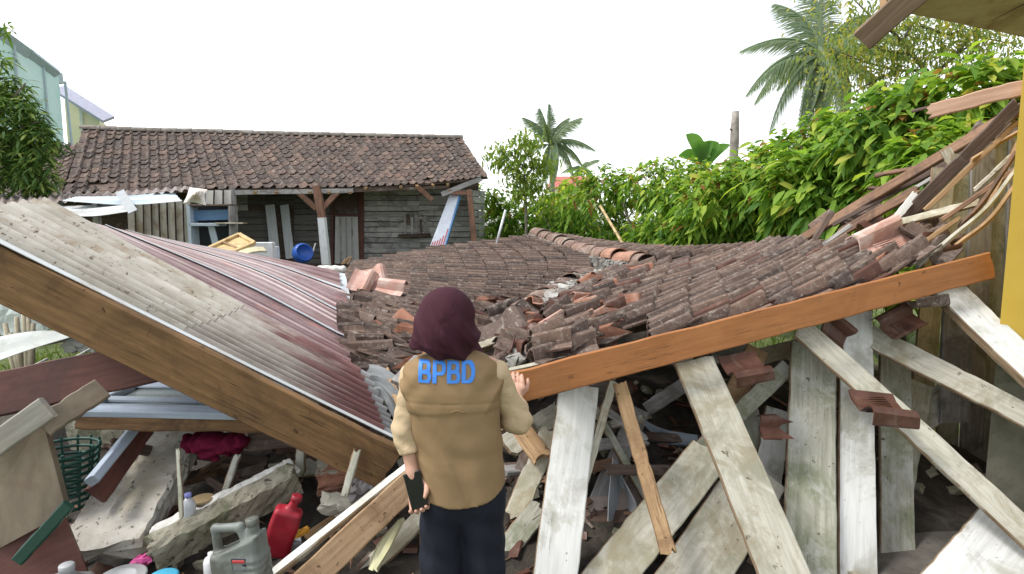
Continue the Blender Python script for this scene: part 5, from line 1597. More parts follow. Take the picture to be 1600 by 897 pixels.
# slabs of concrete
tag(lump('concrete_slab', P(160, 862, 2.5), P(280, 655, 3.3), .40, .11, W['concrete'], 11, .007, (-.1, -.45, .9), 22, ends=.03), 'broad cracked concrete slab sloping away at the lower left', 'concrete slab', 'broken concrete')
_cb = tag(lump('concrete_beam', P(242, 865, 2.47), P(462, 748, 2.85), .10, .16, W['mossy'], 12, .008, (0, -.45, .9), 22, ends=.02), 'mossy concrete beam with whitish top behind the grey oil jug', 'concrete beam', 'broken concrete')
_a, _b = P(240, 838, 2.5), P(458, 728, 2.88)
_pc = (lump('plaster_crust', _a, _b, .105, .02, surf('white_plaster', (.55, .54, .5), (.7, .69, .65), 7, speck=((.2, .18, .15), .2, 24), bump=.4), 13, .006, (0, -.5, .9), 22))
_pc.parent = _cb; _pc.matrix_parent_inverse = _cb.matrix_world.inverted()
_bk = tag(lump('brick', P(500, 752, 2.95), P(560, 742, 3.0), .12, .10, T['rust'], 14, .008, (0, -.5, .9), 6), 'orange brick with white mortar top below the left beam\'s end', 'brick')
_mc = (lump('mortar', P(498, 728, 2.98), P(562, 722, 3.04), .13, .012, W['concrete'], 15, .006, (0, -.4, .9), 6))
_mc.parent = _bk; _mc.matrix_parent_inverse = _bk.matrix_world.inverted()
tag(lump('stone', P(505, 785, 2.8), P(560, 792, 2.85), .09, .07, surf('pale_stone', (.42, .4, .32), (.56, .53, .45), 5, bump=.5), 16, .012, (0, -.4, .9), 6), 'pale flat stone right of the red jug', 'stone')
tag(lump('stone', P(545, 770, 2.85), P(592, 757, 2.95), .1, .08, surf('grey_stone', (.2, .19, .19), (.33, .31, .31), 5, bump=.5), 17, .014, (0, -.4, .9), 6), 'grey stone under the end of the left beam', 'stone')
# long timber with white paint on its edge, lower middle
wt = empty('wall_timber', P(530, 840, 2.6), 'long brown timber with white painted top edge left of the person\'s legs', 'timber')
tb = surf('bare_brown_board', (.27, .17, .095), (.42, .29, .175), 3, WX, blotch=((.18, .11, .06), .3, 4), speck=((.09, .05, .03), .2, 28))
plank('timber', P(440, 945, 2.32), P(655, 742, 2.78), .13, .05, tb, (.35, -1, .45), wt, seg=12, jag=(0, .03))
plank('painted_edge', P(405, 915, 2.32), P(641, 727, 2.80), .05, .03, W['white'], (-.3, -.5, .8), wt, seg=12, jag=(0, .02))
tag(plank('board', P(560, 905, 2.55), P(668, 800, 2.85), .09, .03, W['pale'], NF, seg=8, jag=(.05, .05)), 'pale board lying at the person\'s feet to the left', 'board', LG)
tag(plank('board', P(485, 850, 2.75), P(560, 800, 2.95), .14, .02, W['tan'], (0, -.6, .8), seg=6), 'small tan board between the stone and the long timber', 'board', LG)
cl = Patch([[P(575, 890, 2.5), P(590, 850, 2.6), P(622, 812, 2.7)], [P(590, 892, 2.45), P(612, 855, 2.55), P(632, 810, 2.68)]])
tag(sheet('torn_sheet', cl, 0, 1, 0, 1, 14, 5, .003, surf('yellowed_sheet', (.5, .48, .3), (.62, .6, .42), 5), lambda v: .012 * math.sin(v * 14), rag=.02), 'torn yellowish plastic strip hanging by the person\'s left leg', 'plastic strip')
for (p0, p1, w, lab) in (((372, 710, 2.9), (350, 775, 2.75), .035, 'thin upright wooden stake in the shadow under the brown timber'), ((472, 690, 3.0), (468, 745, 2.95), .05, 'short upright stake under the left beam'), ((560, 700, 2.72), (538, 775, 2.65), .038, 'grey stake in front of the left beam\'s end'), ((278, 700, 2.6), (284, 810, 2.5), .018, 'thin dark rod leaning on the concrete slab')):
    tag(plank('stake', P(*p0), P(*p1), w, w * .8, W['greengrey'], (0, -1, .2), seg=5, jag=(.02, .02)), lab, 'stake', 'stakes in the left rubble')
tag(plank('timber', P(390, 690, 3.05), P(610, 665, 3.25), .11, .08, W['darkbrown'], (0, -1, .3), seg=6), 'dark timber in the shadow behind the left beam', 'timber', LG)
tag(plank('timber', P(420, 740, 3.15), P(560, 720, 3.3), .10, .05, W['greengrey'], (0, -.8, .5), seg=6), 'mouldy board lying deep under the left beam', 'timber', LG)
# crimson cloth
cc = P(330, 690, 2.95)
def f_cloth(X, Y, Z):
    d = s_ell(X, Y, Z, cc + Vector((-.03, 0, 0)), (.13, .09, .045))
    d = smin(d, s_ell(X, Y, Z, cc + Vector((.09, .0, -.01)), (.10, .08, .05)), .03)
    d = smin(d, s_ell(X, Y, Z, cc + Vector((.02, -.03, -.04)), (.06, .05, .04)), .03)
    return d + .010 * np.sin(X * 75 + Z * 60 + 2 * np.sin(X * 30)) + .006 * np.sin(Z * 130 - X * 40)
tag(sdf_obj('cloth', f_cloth, cc - Vector((.22, .15, .13)), cc + Vector((.24, .15, .1)), .008, plain('crimson_cloth', (.11, .008, .028), .85, .1)), 'crumpled crimson cloth hanging under the brown timber', 'cloth')
# knobbly fibre doormat roll: chain of nuts
kn = empty('seed_string', P(430, 735, 2.95), 'knobbly string of tan seed pods behind the mossy concrete beam', 'seed pods')
for k in range(13):
    p = P(408 + k * 5.2, 757 - k * 3.0 + (k % 3) * 2, 2.92 + .012 * k)
    adopt(MB().lathe([(.004, -.022), (.018, -.014), (.023, 0), (.017, .015), (.004, .022)], 8, p + Vector((0, 0, .012 * (k % 2)))).build('pod', plain('tan_pod', (.36, .24, .12), .7) if k == 0 else bpy.data.materials['tan_pod'], None, True), kn)

# ------------------------------------------------------------------ jugs
def put(root_parts, M):
    for o in root_parts: o.matrix_world = M @ o.matrix_world
OIL = surf('grimy_grey_green_plastic', (.13, .145, .135), (.2, .22, .205), 6, blotch=((.09, .09, .075), .35, 9), bump=.05, rough=.45)
def f_oil(X, Y, Z):
    # canister 0.2 wide (x), 0.09 deep (y), 0.3 tall (z); handle on the left, neck on the right
    sh = .115 + .0 * X
    body = s_box(X, Y, Z, (0, 0, .09), (.10, .048, .09), .02)
    sl = (Z - (.20 + (X + .02) * .45)) * .9                     # shoulder sloping up to the neck
    up = np.maximum(s_box(X, Y, Z, (.02, 0, .15), (.08, .046, .12), .02), sl)
    d = smin(body, up, .02)
    h = s_cone(X, Y, Z, (-.085, 0, .15), (-.085, 0, .265), .017, .017)
    h = smin(h, s_cone(X, Y, Z, (-.085, 0, .265), (0.015, 0, .272), .017, .017), .01)
    h = smin(h, s_cone(X, Y, Z, (0.015, 0, .272), (.04, 0, .21), .017, .02), .01)
    d = smin(d, h, .012)
    d = smin(d, s_cone(X, Y, Z, (.065, 0, .2), (.068, 0, .285), .026, .022), .012)
    return d + .0015 * np.sin(Z * 260) * (X > .04) * (Z < .17)
oj = empty('oil_jug', P(378, 925, 2.3), 'grey-green engine oil jug with moulded handle and red label', 'jug')
jm = Matrix.Translation(P(382, 930, 2.26)) @ Matrix.Rotation(rad(-8), 4, 'Z') @ Matrix.Rotation(rad(-4), 4, 'Y') @ Matrix.Scale(1.1, 4)
o = sdf_obj('body', f_oil, (-.13, -.07, -.02), (.13, .07, .31), .006, OIL); o.matrix_world = jm; adopt(o, oj)
RL = plain('red_label', (.42, .04, .04), .4); DL = plain('dark_label', (.03, .03, .06), .4); WLb = plain('pale_label', (.5, .5, .47), .4)
for (nm, x, z, w, h, m) in (('label', .0, .075, .12, .022, RL), ('label', .0, .094, .11, .005, WLb), ('badge', .03, .155, .055, .042, DL), ('badge_stripe', .03, .166, .048, .012, RL)):
    q = boxo(nm, (x, -.0495 if nm != 'badge_stripe' else -.0525, z), (w, .004, h), m); q.matrix_world = jm @ q.matrix_world; adopt(q, oj)
q = MB().lathe([(.022, .28), (.024, .283), (.024, .305), (.018, .308)], 14, (.068, 0, 0)).build('neck_ring', OIL, None, True); q.matrix_world = jm; adopt(q, oj)
# second grey jug at the bottom edge
GJ = surf('grimy_light_grey_plastic', (.17, .175, .18), (.25, .255, .26), 6, blotch=((.12, .115, .1), .3, 8), bump=.05, rough=.45)
def f_jug(X, Y, Z):
    d = smin(s_box(X, Y, Z, (0, 0, .07), (.085, .07, .08), .03), s_cone(X, Y, Z, (.0, 0, .12), (.0, 0, .19), .055, .024), .03)
    h = s_cone(X, Y, Z, (-.02, 0, .165), (-.085, 0, .16), .015, .015)
    h = smin(h, s_cone(X, Y, Z, (-.085, 0, .16), (-.105, 0, .07), .015, .016), .015)
    return smin(d, h, .015)
gj = empty('grey_jug', P(105, 935, 2.25), 'light grey plastic jug with round cap in the bottom left corner', 'jug')
jm2 = Matrix.Translation(P(110, 955, 2.2)) @ Matrix.Rotation(rad(10), 4, 'Z') @ Matrix.Scale(.93, 4)
o = sdf_obj('body', f_jug, (-.14, -.09, -.02), (.11, .09, .24), .006, GJ); o.matrix_world = jm2; adopt(o, gj)
q = MB().lathe([(.026, .186), (.03, .19), (.03, .215), (.026, .219)], 16).build('cap', plain('grey_cap', (.33, .34, .35), .45), None, True); q.matrix_world = jm2; adopt(q, gj)
# red jerrycan, lying behind the oil jug
def f_red(X, Y, Z):
    d = s_box(X, Y, Z, (0, 0, .10), (.062, .038, .115), .022)
    d = smin(d, s_cone(X, Y, Z, (.0, 0, .2), (.012, 0, .26), .022, .018), .02)
    return np.maximum(d + .0015 * np.sin(Z * 60 + X * 50), -s_cone(X, Y, Z, (-.04, 0, .13), (-.03, 0, .19), .014, .014))
rj = empty('red_jug', P(445, 850, 2.55), 'red plastic bottle jug tipped right behind the grey oil jug', 'jug')
jm3 = Matrix.Translation(P(430, 862, 2.55)) @ Matrix.Rotation(rad(20), 4, 'Y') @ Matrix.Rotation(rad(12), 4, 'Z') @ Matrix.Scale(1.05, 4)
o = sdf_obj('body', f_red, (-.08, -.07, -.03), (.08, .07, .3), .006, plain('red_plastic', (.27, .012, .025), .45, .4, var=.3, scale=14)); o.matrix_world = jm3; adopt(o, rj)
q = MB().lathe([(.02, .255), (.024, .258), (.024, .28), (.018, .283)], 12, (.013, 0, 0)).build('cap', plain('dark_red_cap', (.2, .01, .02), .4), None, True); q.matrix_world = jm3; adopt(q, rj)
# small things
tag(boxo('plastic_box', P(455, 850, 2.6), (.08, .05, .05), plain('clear_grey_plastic', (.32, .36, .4), .25, .5), eul(.3, .2, .5)), 'small clear grey plastic box right of the red jug', 'box')
tag(lump('orange_peel_scrap', P(458, 838, 2.56), P(478, 828, 2.6), .03, .015, plain('orange_plastic', (.6, .3, .03), .5), 21, .006, (0, -.4, 1), 4), 'orange plastic scrap on the clear plastic box', 'scrap')
wbm = plain('white_plastic', (.6, .61, .62), .4)
tag(MB().lathe([(.03, 0), (.034, .01), (.034, .07), (.028, .085), (.014, .095), (.014, .11)], 14, P(332, 900, 2.4)).build('white_bottle', wbm, None, True), 'small white plastic bottle left of the grey oil jug', 'bottle')
pl_ = empty('lid', P(250, 905, 2.35), 'pale grey lid with an embossed ring in front of the concrete slab', 'lid')
adopt(MB().lathe([(.09, 0), (.095, .004), (.095, .012), (.088, .016), (.06, .014), (.055, .019), (.05, .014), (.01, .014)], 24, P(190, 905, 2.3)).build('disc', plain('pale_plastic_lid', (.42, .43, .43), .45), None, True), pl_)
tag(MB().lathe([(.055, 0), (.06, .005), (.06, .014), (.05, .02), (.01, .021)], 20, P(255, 905, 2.3)).build('round_disc', plain('sky_blue_plastic', (.08, .42, .62), .4), None, True), 'sky blue round plastic disc at the bottom edge', 'disc')
tag(lump('pink_scrap', P(214, 880, 2.42), P(232, 872, 2.42), .03, .04, plain('hot_pink_plastic', (.62, .1, .3), .6), 23, .012, (0, -.4, 1), 4), 'small hot pink plastic scrap in front of the concrete slab', 'scrap')
bo = empty('water_bottle', P(285, 805, 2.55), 'clear water bottle with violet cap between slab and beam', 'bottle')
adopt(MB().lathe([(.02, 0), (.03, .01), (.03, .08), (.012, .11)], 12, P(296, 812, 2.58)).build('body', plain('clear_plastic', (.45, .47, .5), .15, .6), None, True), bo)
adopt(MB().lathe([(.012, .11), (.015, .112), (.015, .128), (.012, .13)], 12, P(296, 812, 2.58)).build('cap', plain('violet_cap', (.22, .24, .55), .4), None, True), bo)
gl = empty('glass_jar', P(320, 800, 2.7), 'round glass jar behind the water bottle', 'jar')
adopt(MB().lathe([(.045, 0), (.05, .01), (.05, .05), (.045, .06)], 16, P(318, 800, 2.68)).build('body', plain('brown_glass', (.15, .12, .09), .15, .6), None, True), gl)
adopt(MB().lathe([(.047, .058), (.052, .06), (.052, .072), (.047, .074)], 16, P(318, 800, 2.68)).build('rim', plain('dull_brass_rim', (.32, .24, .13), .4), None, True), gl)

# white tarpaulin, wires and the pruned shrub outside at the left
tw = Patch([[P(-60, 585, 3.6), P(40, 548, 3.8), P(118, 524, 4.0)], [P(-60, 560, 4.0), P(45, 535, 4.3), P(125, 520, 4.5)], [P(-60, 545, 4.6), P(50, 525, 4.8), P(135, 530, 4.9)]])
tag(sheet('tarpaulin', tw, 0, 1, 0, 1, 26, 26, .004, surf('white_tarpaulin', (.42, .45, .43), (.55, .57, .55), 4, rough=.5, blotch=((.33, .34, .3), .3, 3)), lambda v: .03 * math.sin(v * 9) + .02 * math.sin(v * 37) + .012 * math.sin(v * 71)), 'white tarpaulin draped outside under the left beam', 'tarpaulin')
tag(lump('white_bundle', P(105, 535, 4.1), P(160, 530, 4.2), .16, .1, surf('white_cloth', (.5, .52, .5), (.64, .66, .64), 6), 31, .02, (0, -.4, 1), 8), 'grey-white cloth bundle at the end of the tarpaulin', 'bundle')
ps = empty('pruned_shrub', down(P(35, 545, 5.2)), 'leafless pruned shrub outside at the left under the beam', 'shrub')
segs = []
b0 = down(P(38, 560, 5.2))
for x, y in ((8, 505), (26, 495), (36, 478), (52, 505), (44, 492), (16, 520)):
    segs.append(([b0, b0.lerp(P(x, y, 5.2), .6) + Vector((rng.uniform(-.04, .04), 0, .03)), P(x, y, 5.2)], [.035, .028, .018]))
branch_mesh('stem', segs, surf('pale_bark', (.3, .26, .18), (.45, .4, .3), 8), ps)
tag(lump('plaster_wall_stub', P(-40, 505, 6.0), P(70, 490, 6.0), .12, .35, surf('mint_plaster', (.42, .48, .45), (.6, .64, .62), 5, blotch=((.25, .28, .24), .3, 3)), 33, .015, (0, 0, 1), 10), 'pale mint plaster wall stub outside behind the pruned shrub', 'wall')
for k, (a, b) in enumerate((((110, 562, 3.2), (150, 540, 3.3)), ((45, 575, 3.1), (75, 560, 3.2)))):
    tag(MB().tube([P(*a), P(*b)], .006, 6).build('thin_rod', W['white'], None, True), ('thin white rod on the dark board near the cloth bundle', 'short thin white rod on the dark board over the tarpaulin')[k], 'rod')
# a low earth-stained wall in the shadow closes the hollow at the left
tag(lump('broken_wall', P(120, 690, 3.9), P(640, 640, 4.1), .14, .75, W['mossy'], 35, .03, (0, 0, 1), 26), 'low broken mossy wall in the shadow under the metal roof', 'wall')
tag(lump('broken_wall', P(960, 690, 4.6), P(1420, 640, 4.6), .14, .8, W['mossy'], 36, .03, (0, 0, 1), 26), 'low broken mossy wall in the dark hollow under the right slope', 'wall')

# ================================================================== things on and around the porch
cbn = empty('blue_cabinet', down(Ev(330, 380)), 'blue painted cabinet standing at the porch corner', 'cabinet')
BL = surf('mid_blue_paint', (.10, .2, .36), (.16, .28, .46), 3, WX, rough=.5); BL2 = surf('pale_blue_cabinet', (.4, .48, .58), (.54, .62, .7), 3, WX, rough=.5)
fd = lambda x, y, o=0.0: P(x, y, depth_e(330) - .15 + o)
quad_slab('back', fd(300, 400, .35), fd(364, 400, .35), fd(364, 322, .35), fd(300, 322, .35), .02, plain('dark_cabinet_inside', (.04, .045, .06), .7), cbn)
plank('side', fd(300, 320), fd(305, 402), .07, .3, BL2, (0, -1, 0), cbn)
plank('side', fd(364, 322), fd(366, 402), .05, .3, W['grey'], (0, -1, 0), cbn)
plank('drawer_front', fd(301, 337), fd(364, 335), .21, .03, BL, (0, -1, 0), cbn)
plank('shelf', fd(302, 351), fd(348, 351), .06, .3, BL2, (0, -1, 0), cbn)
plank('shelf', fd(300, 321), fd(364, 321), .04, .3, W['darkbrown'], (0, -1, 0), cbn)
plank('door_stile', fd(330, 353, -.02), fd(340, 394, -.02), .13, .03, BL2, (0, -1, 0), cbn)
plank('shelf_board', fd(340, 349, -.1), fd(383, 349, -.1), .03, .2, W['pale'], (0, -1, 0), cbn)
# wooden tray-like door panel leaning on the roof edge
wd = empty('wooden_tray', P(358, 385, 8.8), 'bare wooden framed panel lying tilted on the metal roof edge', 'panel')
Q = [P(318, 394, 8.4), P(350, 402, 8.3), P(397, 382, 8.6), P(374, 368, 9.2)]
quad_slab('panel', *Q, .02, W['ply'], wd)
for a, b in ((0, 1), (1, 2), (2, 3), (3, 0)): plank('rail', Q[a] + Vector((0, 0, .02)), Q[b] + Vector((0, 0, .02)), .06, .05, W['ply'], (0, -.5, 1), wd, seg=3)
plank('rail', Q[0].lerp(Q[3], .5) + Vector((0, 0, .02)), Q[1].lerp(Q[2], .5) + Vector((0, 0, .02)), .04, .04, W['tan'], (0, -.5, 1), wd, seg=2)
tag(plank('board', P(366, 402, 8.3), P(414, 390, 8.6), .12, .03, surf('cream_board', (.5, .46, .3), (.62, .57, .4), 3, WX), (0, -.7, .7), seg=4, bow=.05), 'curved cream board end beside the tilted wooden panel', 'board')
tag(boxo('storage_unit', P(411, 392, 9.5), (.34, .25, .28), W['wpost'], eul(0, 0, .2)), 'pale grey storage box standing behind the cream board', 'storage box')
# two pale boards standing on the porch
for k, (x, w) in enumerate(((438, .22), (460, .2))):
    tag(plank('board', Wl(x - 8, 321) + Vector((0, -.3, 0)), Wl(x + 6, 402) + Vector((0, -.5, 0)), w, .025, surf('blue_grey_board', (.42, .45, .48), (.54, .57, .6), 3, WX) if k == 0 else bpy.data.materials['blue_grey_board'], (0, -1, .1), seg=6), ('left of two pale boards standing against the porch wall', 'right of two pale boards standing against the porch wall')[k], 'board', 'pale boards on the porch')
# white board with red sail print leaning at the porch's right end
sb = empty('leaning_board', down(Ev(695, 380)), 'white board with red striped print leaning at the porch\'s right end', 'board')
a, b, c, d = P(672, 384, depth_e(690) - .35), P(696, 384, depth_e(690) - .3), P(721, 299, depth_e(690) + .3), P(703, 303, depth_e(690) + .3)
quad_slab('panel', a, b, c, d, .03, plain('bluish_white_laminate', (.62, .66, .74), .4), sb)
n_ = (b - a).cross(d - a).normalized() * .004
plank('blue_edge', b + n_, c + n_, .05, .045, plain('blue_edge_paint', (.05, .17, .36), .5), (1, -.3, 0), sb, seg=3)
RS = plain('red_stripe_print', (.42, .1, .12), .5)
for k in range(6):
    f0 = .06 + k * .145
    hgt = .10 + .26 * (1 - abs(f0 - .72))
    p0 = a.lerp(b, f0); up_ = (d - a).lerp(c - b, f0)
    p1 = a.lerp(b, f0 + .085)
    vs4 = [p0 + n_, p1 + n_, p1 + up_ * hgt + n_, p0 + up_ * hgt + n_]
    adopt(link('print_stripe', mesh('print_stripe', vs4 + [v - n_ * .6 for v in vs4], [(0, 1, 2, 3), (7, 6, 5, 4), (0, 4, 5, 1), (1, 5, 6, 2), (2, 6, 7, 3), (3, 7, 4, 0)], RS)), sb)
# blue tub, wash basin, white bundle, sticks by the post
tb_ = MB(); c = P(473, 396, 11.3)
def f_tub(X, Y, Z):
    d = s_ell(X, Y, Z, c, (.2, .2, .2))
    inner = s_ell(X, Y, Z, c + Vector((.12, -.14, .05)), (.17, .17, .17))
    return np.maximum(d, -inner)
tag(sdf_obj('blue_tub', f_tub, c - Vector((.25, .25, .25)), c + Vector((.25, .25, .25)), .015, plain('bright_blue_plastic', (.02, .085, .36), .4)), 'bright blue plastic tub tipped over by the porch post', 'tub')
tag(boxo('white_box', P(412, 397, 11.0), (.5, .3, .28), W['wpost'], eul(0, 0, .1)), 'long white box among the porch clutter left of the blue tub', 'box')
bs = empty('wash_basin', P(626, 392, 12.6), 'round dark-rimmed basin standing on edge by the porch wall', 'basin')
c = P(626, 394, 12.6)
adopt(MB().tube([c + Vector((math.cos(a * .3307) * .23, -.02, math.sin(a * .3307) * .17)) for a in range(20)], .035, 6).build('rim', W['darkbrown'], None, True), bs)
adopt(MB().lathe([(.21, 0), (.2, .02), (.05, .04)], 18).build('bowl', plain('tan_bowl', (.28, .2, .14), .6), None, True), bs)
bs.children[-1].matrix_world = Matrix.Translation(c) @ Matrix.Rotation(rad(90), 4, 'X') @ Matrix.Diagonal((1, .75, 1, 1))
def f_wb(X, Y, Z):
    c = P(520, 421, 6.9)
    return s_cone(X, Y, Z, c + Vector((-.14, 0, 0)), c + Vector((.12, 0, .0)), .05, .045) + .004 * np.sin(X * 60)
c = P(520, 421, 6.9)
tag(sdf_obj('white_roll', f_wb, c - Vector((.25, .1, .1)), c + Vector((.25, .1, .1)), .01, plain('off_white_plastic', (.6, .6, .55), .5)), 'off-white plastic roll at the top corner of the metal roof', 'roll')
for k, (x0, y0, x1, y1) in enumerate(((538, 412, 545, 402), (543, 413, 549, 401), (535, 413, 540, 405))):
    tag(plank('stick', P(x0, y0, 9.5), P(x1, y1, 9.5), .03, .03, W['tan'], (0, -1, 0), seg=2), ('tallest of the orange sticks beside the white post foot', 'rightmost orange stick beside the white post foot', 'short left orange stick beside the white post foot')[k], 'stick', 'sticks by the post')
tag(plank('pipe_rail', P(486, 404, 11.4), P(493, 380, 11.4), .025, .025, W['wpost'], (0, -1, 0), seg=2), 'thin white stick leaning by the blue tub', 'stick')
def f_heap(X, Y, Z):
    d = s_ell(X, Y, Z, P(560, 412, 9.9), (.35, .3, .16))
    return d + .02 * np.sin(X * 23) * np.sin(Y * 19 + Z * 30)
# awning sheets at the left, between house and metal roof
aw = empty('awning', down(P(120, 315, 8.2)), 'sagging awning of rusty and pale sheets at the left, under the house roof', 'awning')
RU = surf('rusty_grey_sheet', (.16, .13, .12), (.30, .26, .24), 4, (.6, 5, 5), blotch=((.22, .12, .08), .35, 2), rough=.6)
pw1 = Patch([[P(-60, 330, 7.6), P(60, 318, 8.2), P(180, 309, 9.0), P(300, 296, 9.8)], [P(-60, 305, 9.4), P(60, 302, 9.9), P(180, 300, 10.3), P(300, 291, 10.9)]])
def sheet_u(*a, waves=30, amp=.025, **k):
    """Corrugations running away from the viewer: swap the patch's directions."""
    return sheet(*a, **k)
class SwP(Patch):
    def __init__(s, p): s.p = p
    def at(s, u, v): return s.p.at(v, u)
    def frame(s, u, v, e=.01):
        q, a, b = s.p.frame(v, u); return q, b, a
sheet('rusty_sheet', SwP(pw1), 0, 1, 0, 1, 3, 150, .004, RU, lambda v: .025 * math.sin(v * 2 * math.pi * 24), parent=aw)
pw2 = Patch([[P(40, 326, 7.7), P(130, 338, 7.8), P(205, 330, 8.2)], [P(35, 318, 8.3), P(130, 318, 8.6), P(210, 312, 9.0)]])
sheet('pale_sheet', pw2, 0, 1, 0, 1, 12, 6, .004, surf('dirty_white_sheet', (.42, .43, .42), (.58, .6, .6), 4, blotch=((.3, .3, .28), .3, 3)), lambda v: .03 * math.sin(v * 5), parent=aw)
pw3 = Patch([[P(98, 317, 8.0), P(200, 323, 8.6), P(284, 317, 9.2)], [P(120, 311, 8.6), P(200, 308, 9.1), P(270, 301, 9.9)]])
sheet('blue_white_sheet', pw3, 0, 1, 0, 1, 10, 16, .004, surf('blue_white_zinc', (.5, .58, .62), (.62, .7, .74), 4, (.5, 4, 4), rough=.45), lambda v: .012 * math.sin(v * 30), lift=.03, parent=aw)
tag(plank('hanging_strip', P(187, 299, 8.7), P(208, 331, 8.0), .12, .012, plain('grey_rubber_strip', (.28, .3, .32), .6), (.3, -1, .5), seg=6, bow=.05), 'grey strip hanging over the edge of the awning', 'strip')
pw4 = Patch([[P(286, 318, 9.2), P(302, 316, 9.2), P(322, 321, 9.2)], [P(292, 306, 9.3), P(306, 300, 9.0), P(320, 306, 9.3)], [P(296, 293, 9.6), P(308, 294, 9.5), P(324, 296, 9.5)]])
tag(sheet('bent_poster', pw4, 0, 1, 0, 1, 8, 8, .004, surf('stained_poster', (.62, .6, .55), (.75, .74, .72), 6, blotch=((.45, .3, .2), .4, 5))), 'bent stained white sheet hanging at the awning\'s right end', 'sheet')
tag(plank('board', P(-60, 326, 6.6), P(40, 326, 6.9), .1, .03, W['orange'], (0, -1, 0), seg=4), 'orange board end at the left edge above the fibre cement sheets', 'board')
for x in (-40, 150): plank('post', P(x, 318, 8.6), down(P(x, 318, 8.6)), .08, .08, W['grey'], (0, -1, 0), aw)
# ================================================================== the woman in the tan vest
class Field:
    """Distance grid that blends many tapered limbs, each worked out only near itself."""
    def __init__(s, lo, hi, h):
        s.lo, s.h = np.array(lo, float), h
        s.n = np.ceil((np.array(hi, float) - s.lo) / h).astype(int) + 1
        s.D = np.full(tuple(s.n), .08, np.float32)
        s.ax = [s.lo[i] + h * np.arange(s.n[i]) for i in range(3)]
    def sub(s, a, b):
        i0 = np.clip(np.floor((np.array(a) - s.lo) / s.h).astype(int), 0, s.n - 1)
        i1 = np.clip(np.ceil((np.array(b) - s.lo) / s.h).astype(int) + 1, 1, s.n)
        sl = tuple(slice(p, q) for p, q in zip(i0, i1))
        return sl, np.meshgrid(*[s.ax[k][sl[k]] for k in range(3)], indexing='ij')
    def cone(s, a, b, ra, rb, k=.015):
        a, b = np.array(a), np.array(b); m = max(ra, rb) + .07
        sl, (X, Y, Z) = s.sub(np.minimum(a, b) - m, np.maximum(a, b) + m)
        s.D[sl] = smin(s.D[sl], s_cone(X, Y, Z, a, b, ra, rb), k)
    def ell(s, c, r, k=.015):
        c, r = np.array(c), np.array(r); m = r + .07
        sl, (X, Y, Z) = s.sub(c - m, c + m)
        s.D[sl] = smin(s.D[sl], s_ell(X, Y, Z, c, r), k)
    def chain(s, pts, rs, k=.012):
        for i in range(len(pts) - 1): s.cone(pts[i], pts[i + 1], rs[i], rs[i + 1], k)
    def grid(s): return np.meshgrid(*s.ax, indexing='ij')
    def build(s, name, mat, parent=None):
        D = s.D
        V, F = surface_nets(lambda X, Y, Z: D, s.lo, s.lo + s.h * (s.n - 1), s.h, s.n)
        me = bpy.data.meshes.new(name); me.from_pydata(V.tolist(), [], F.tolist())
        me.polygons.foreach_set('use_smooth', [True] * len(me.polygons)); me.materials.append(mat); me.update()
        o = link(name, me)
        if parent is not None: adopt(o, parent)
        return o

DP = 2.25
def B_(px, py, d=DP): return np.array(P(px, py, d))
def zf(py): return P(712, py, DP).z
prs = empty('person', (B_(722, 700)[0], DP, 0), 'person in tan vest and dark purple headscarf seen from behind, touching the orange board', 'person')
SKIN = plain('skin', (.50, .29, .21), .55, .35, var=.06)
VEST = cloth('khaki_vest_cloth', (.235, .158, .084), scale=9, strength=.25, dist=.03)
SHIRT = cloth('beige_shirt_cloth', (.47, .36, .23), scale=14, strength=.45, dist=.025, stretch=(1, 1, 1.4))
PANT = cloth('navy_black_trousers', (.014, .016, .024), scale=9, strength=.5, dist=.03, stretch=(1.6, 1.6, .5))
HIJ = cloth('dark_plum_cloth', (.045, .014, .022), scale=8, strength=.4, dist=.03, stretch=(1.6, 1.6, .9))
lo, hi = (-.66, 1.95, -.01), (.16, 2.76, 1.62)
shL, elL, wrL = B_(642, 582), B_(633, 668, 2.24), B_(645, 738, 2.2)
shR, elR, wrR = B_(778, 580, 2.26), B_(806, 652, 2.34), B_(807, 628, 2.52)
hipL, hipR = B_(692, 790, 2.25), B_(752, 790, 2.25)
kneeL, kneeR = np.array([hipL[0] - .01, 2.24, .42]), np.array([hipR[0] + .01, 2.26, .42])
ankL, ankR = np.array([hipL[0] - .01, 2.25, .08]), np.array([hipR[0] + .02, 2.27, .08])
Hc = B_(698, 500, 2.26)
hd = np.array([math.sin(rad(38)), math.cos(rad(38)), -.12]); hd /= np.linalg.norm(hd)      # the way she looks: ahead and to the right
hs = np.array([hd[1], -hd[0], 0]); hs /= np.linalg.norm(hs)
# --- body, one continuous skin
F = Field(lo, hi, .006)
F.ell(Hc + np.array([0, 0, .01]), (.085, .09, .11), .02)
F.ell(Hc + hd * .03 - np.array([0, 0, .04]), (.062, .066, .075), .03)            # jaw
F.cone(Hc + hd * .088 + np.array([0, 0, .005]), Hc + hd * .103 - np.array([0, 0, .018]), .008, .012, .012)   # nose
for sd in (-1, 1):
    F.ell(Hc + hd * .082 + hs * .034 * sd + np.array([0, 0, .012]), (.013, .013, .009), .006)     # eyelids
    F.ell(Hc + hs * .088 * sd, (.012, .018, .026), .01)                                            # ears
F.cone(Hc + hd * .088 - hs * .02 - np.array([0, 0, .045]), Hc + hd * .088 + hs * .02 - np.array([0, 0, .045]), .008, .008, .008)  # lips
neck = B_(706, 552)
F.cone(Hc - np.array([0, .01, .06]), neck - np.array([0, 0, .03]), .05, .055, .03)
F.cone(neck - np.array([0, -.01, .05]), B_(713, 640, DP + .015), .07, .085, .04)
F.cone(shL + np.array([.05, 0, 0]), shR - np.array([.05, 0, 0]), .06, .06, .05)
F.cone(B_(690, 640, DP + .01), B_(735, 640, DP + .01), .08, .08, .03)
